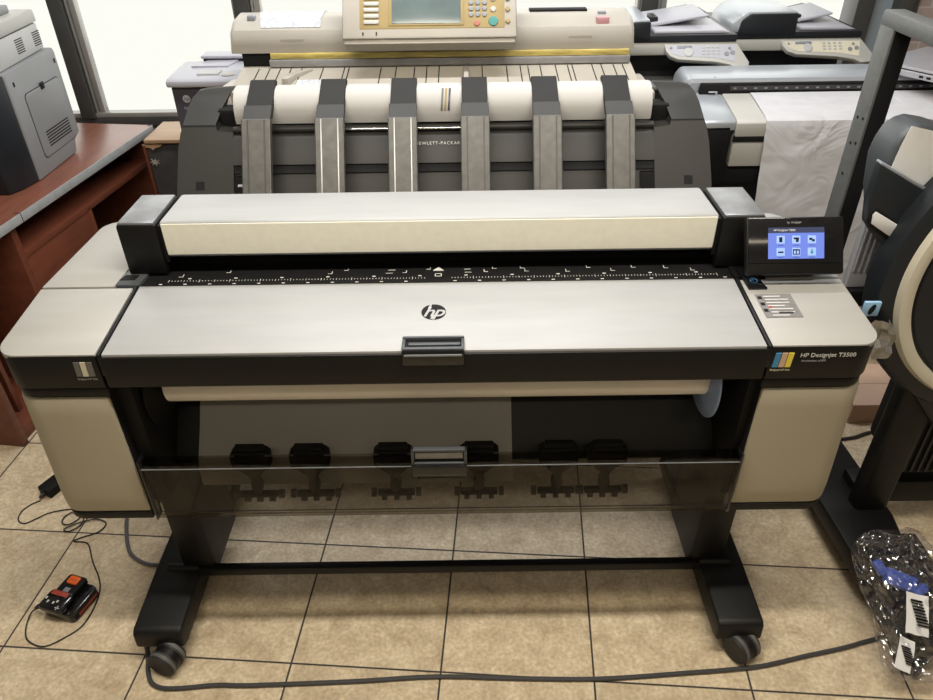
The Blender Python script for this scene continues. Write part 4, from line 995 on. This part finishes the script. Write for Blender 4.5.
cp_ = [(-1.372, .512), (-1.395, .495), (-1.411, .465), (-1.405, .43), (-1.376, .413), (-1.345, .435), (-1.315, .458), (-1.263, .471), (-1.215, .472), (-1.205, .44), (-1.225, .405), (-1.252, .41), (-1.256, .44), (-1.225, .462), (-1.195, .44), (-1.19, .40), (-1.215, .375), (-1.235, .385), (-1.20, .41), (-1.15, .425), (-1.112, .41), (-1.12, .375), (-1.165, .352), (-1.185, .337), (-1.150, .333), (-1.128, .318), (-1.09, .255), (-1.05, .20), (-1.028, .155), (-1.020, .10), (-1.028, .035), (-1.065, -.005), (-1.104, -.028), (-1.145, -.018), (-1.172, .005), (-1.188, .045), (-1.183, .075), (-1.165, .088)]
P_ = [(x, y, .0025+(.003 if 9 < i < 20 else 0)+(.012 if i > 35 else 0)) for i, (x, y) in enumerate(cp_)]
tube(bm, P_, .0022, 7, 5)
solo('charger_cord', bm, 'rubber', 'thin black cord coiling from the adapter to the battery charger', 'cord')

BT = thing('battery_charger', (-1.09, .10, 0), 'black tool battery with orange button and clip-on charger, on the tiles at left', 'battery')
MB_ = Matrix.Translation((-1.09, .105, 0)) @ Matrix.Rotation(R(-17), 4, 'Z') @ Matrix.Diagonal((.9, .92, .95, 1))
def lb(bm): bm.transform(MB_); return bm
bm = B(); prism(bm, rrect(-.056, .062, -.055, .062, .016, 4), 'z', .0, .036, .004); bb_ = obj('battery_body', lb(bm), 'blackgloss', BT)
bm = B(); bx(bm, .056, .0632, -.045, .052, .008, .028, .001); obj('side_label', lb(bm), 'blackmatt', bb_)
bm = B(); bx(bm, .0628, .0637, -.030, .048, .012, .022); obj('red_side_marking', lb(bm), 'redlabel', bb_)
bm = B(); prism(bm, rrect(-.042, .026, -.05, .068, .010, 4), 'z', .034, .056, .005); nk = obj('battery_neck', lb(bm), 'blackmatt', BT)
bm = B(); prism(bm, rrect(-.026, .012, .032, .060, .006, 4), 'z', .054, .062, .002); ob = obj('release_button', lb(bm), 'orange', BT, label='orange release button')
bm = B(); bx(bm, -.020, .006, .044, .0455, .0615, .0632); obj('button_groove', lb(bm), 'redbtn', ob)
bm = B(); bx(bm, -.016, .004, .004, .020, .0555, .0575, .001); obj('neck_marking', lb(bm), 'keygrey', nk)
bm = B(); prism(bm, rrect(-.050, .034, -.066, .004, .014, 4), 'z', .040, .062, .006); ch = obj('charger_head', lb(bm), 'blackgloss', BT)
bm = B(); bx(bm, -.040, .020, -.016, .000, .0615, .0632, .001); obj('red_label', lb(bm), 'redlabel', ch)
for x, y in ((-.044, -.035), (-.030, -.045), (-.010, -.045), (.000, -.038)):
    bm = B(); bx(bm, x, x+.006, y, y+.008, .0615, .0628); obj('indicator_mark', lb(bm), 'white_print', ch)
bm = B(); bx(bm, .010, .026, -.056, -.053, .0615, .0628); bx(bm, .0165, .0195, -.062, -.047, .0615, .0628); obj('plus_mark', lb(bm), 'prgrey2', ch)
bm = B(); rod(bm, (-.055, -.055, .045), (-.085, -.050, .020), .008, .004, 12); obj('cord_boot', lb(bm), 'rubber', ch)
solo('plaster_chip', bx(B(), .036, .046, .06, .075, 0, .002, .0008), 'offwhite', 'tiny white chip on the floor tile in front of the cross bar', 'chip')

# ------------------------------------------------------------------ clear plastic bag with blue part and barcode labels
random.seed(5)
from mathutils import noise
def crumple(bm, amp, sc, seed):
    for v in bm.verts:
        n = noise.noise_vector(v.co*sc+Vector((seed, 0, 0)))
        m2 = noise.noise_vector(v.co*sc*2.7+Vector((0, seed, 0)))
        v.co += n*amp + m2*amp*.45
bgc = Vector((1.195, -.045, .160))
t = B(); bmesh.ops.create_icosphere(t, subdivisions=6, radius=1)
up_ = Vector((-.10, .75, .60)).normalized(); rt = Vector((1, .1, 0)).normalized(); nr = rt.cross(up_).normalized()
for v in t.verts:
    a, b, c = v.co
    # pillow with pinched corners, lying back against the foot
    k = max(abs(a), abs(b)); s_ = (abs(a)**4+abs(b)**4)**.25
    q = math.hypot(a, b)
    f = q/s_ if s_ > 1e-5 else 1
    aa, bb2 = a*f, b*f
    v.co = bgc + rt*(aa*.118*(1-.10*bb2)+bb2*-.008) + up_*(bb2*.185) + nr*(c*.030)
for v in t.verts:
    a1 = abs(noise.noise(v.co*14+Vector((4, 1, 0)))); a2 = abs(noise.noise(v.co*31+Vector((0, 9, 2)))); a3 = noise.noise(v.co*9)
    a4 = abs(noise.noise(v.co*55+Vector((2, 2, 7))))
    v.co += nr*((.35-a1)*.034+(.3-a2)*.026+(.3-a4)*.010) + rt*(a3*.024+a2*.010) + up_*(a1*.020)
for v in t.verts: v.co.z = max(v.co.z, .004)
BG = thing('plastic_bag', (1.17, -.05, 0), 'crumpled clear plastic bag with blue part and barcode labels, leaning on the slate plotter foot', 'bag')
obj('film', t, 'film', BG, angle=12)
def onbag(u, v, d=0): return bgc + rt*u + up_*v + nr*d
mb = Matrix((rt, up_, nr)).transposed().to_4x4()
def bagbox(name, u, v, w, h, d, rot, th, m, par, bev=.002, cr=0):
    b_ = B(); t_ = B(); bx(t_, -w/2, w/2, -h/2, h/2, 0, th, bev if not cr else 0)
    if cr:
        bmesh.ops.subdivide_edges(t_, edges=t_.edges[:], cuts=7, use_grid_fill=True); crumple(t_, cr, 25, u*9)
    t_.transform(Matrix.Translation(onbag(u, v, d)) @ mb @ Matrix.Rotation(R(rot), 4, 'Z')); merge(b_, t_)
    return obj(name, b_, m, par)
bp_ = bagbox('blue_part', -.018, .062, .080, .042, .0, -28, .024, 'bluetoy', BG, .006)
bagbox('blue_clip', -.062, .098, .024, .040, .0, 20, .02, 'bluetoy', bp_, .005)
bagbox('blue_hook', .025, .03, .022, .05, .0, -60, .02, 'bluetoy', bp_, .005)
l1 = bagbox('barcode_label', -.015, -.020, .056, .100, .040, -18, .0008, 'labelwhite', BG, 0, .003)
for k in range(9):
    bagbox('barcode_marking', -.011, .012-k*.0075, .030, .0038 if k % 3 else .0055, .0455, -18, .0008, 'blackmatt', l1, 0)
l2 = bagbox('barcode_label', -.072, -.110, .040, .078, .036, -28, .0008, 'labelwhite', BG, 0, .003)
for k in range(8):
    bagbox('barcode_marking', -.068, -.093-k*.0058, .024, .003 if k % 2 else .0042, .0412, -28, .0008, 'blackmatt', l2, 0)
S.view_settings.view_transform = 'Standard'; S.view_settings.look = 'None'; S.view_settings.gamma = 1; S.view_settings.exposure = 0.0
S.view_settings.use_curve_mapping = False
S.cycles.use_denoising = True; S.cycles.max_bounces = 10; S.cycles.transparent_max_bounces = 16; S.cycles.sample_clamp_indirect = 6
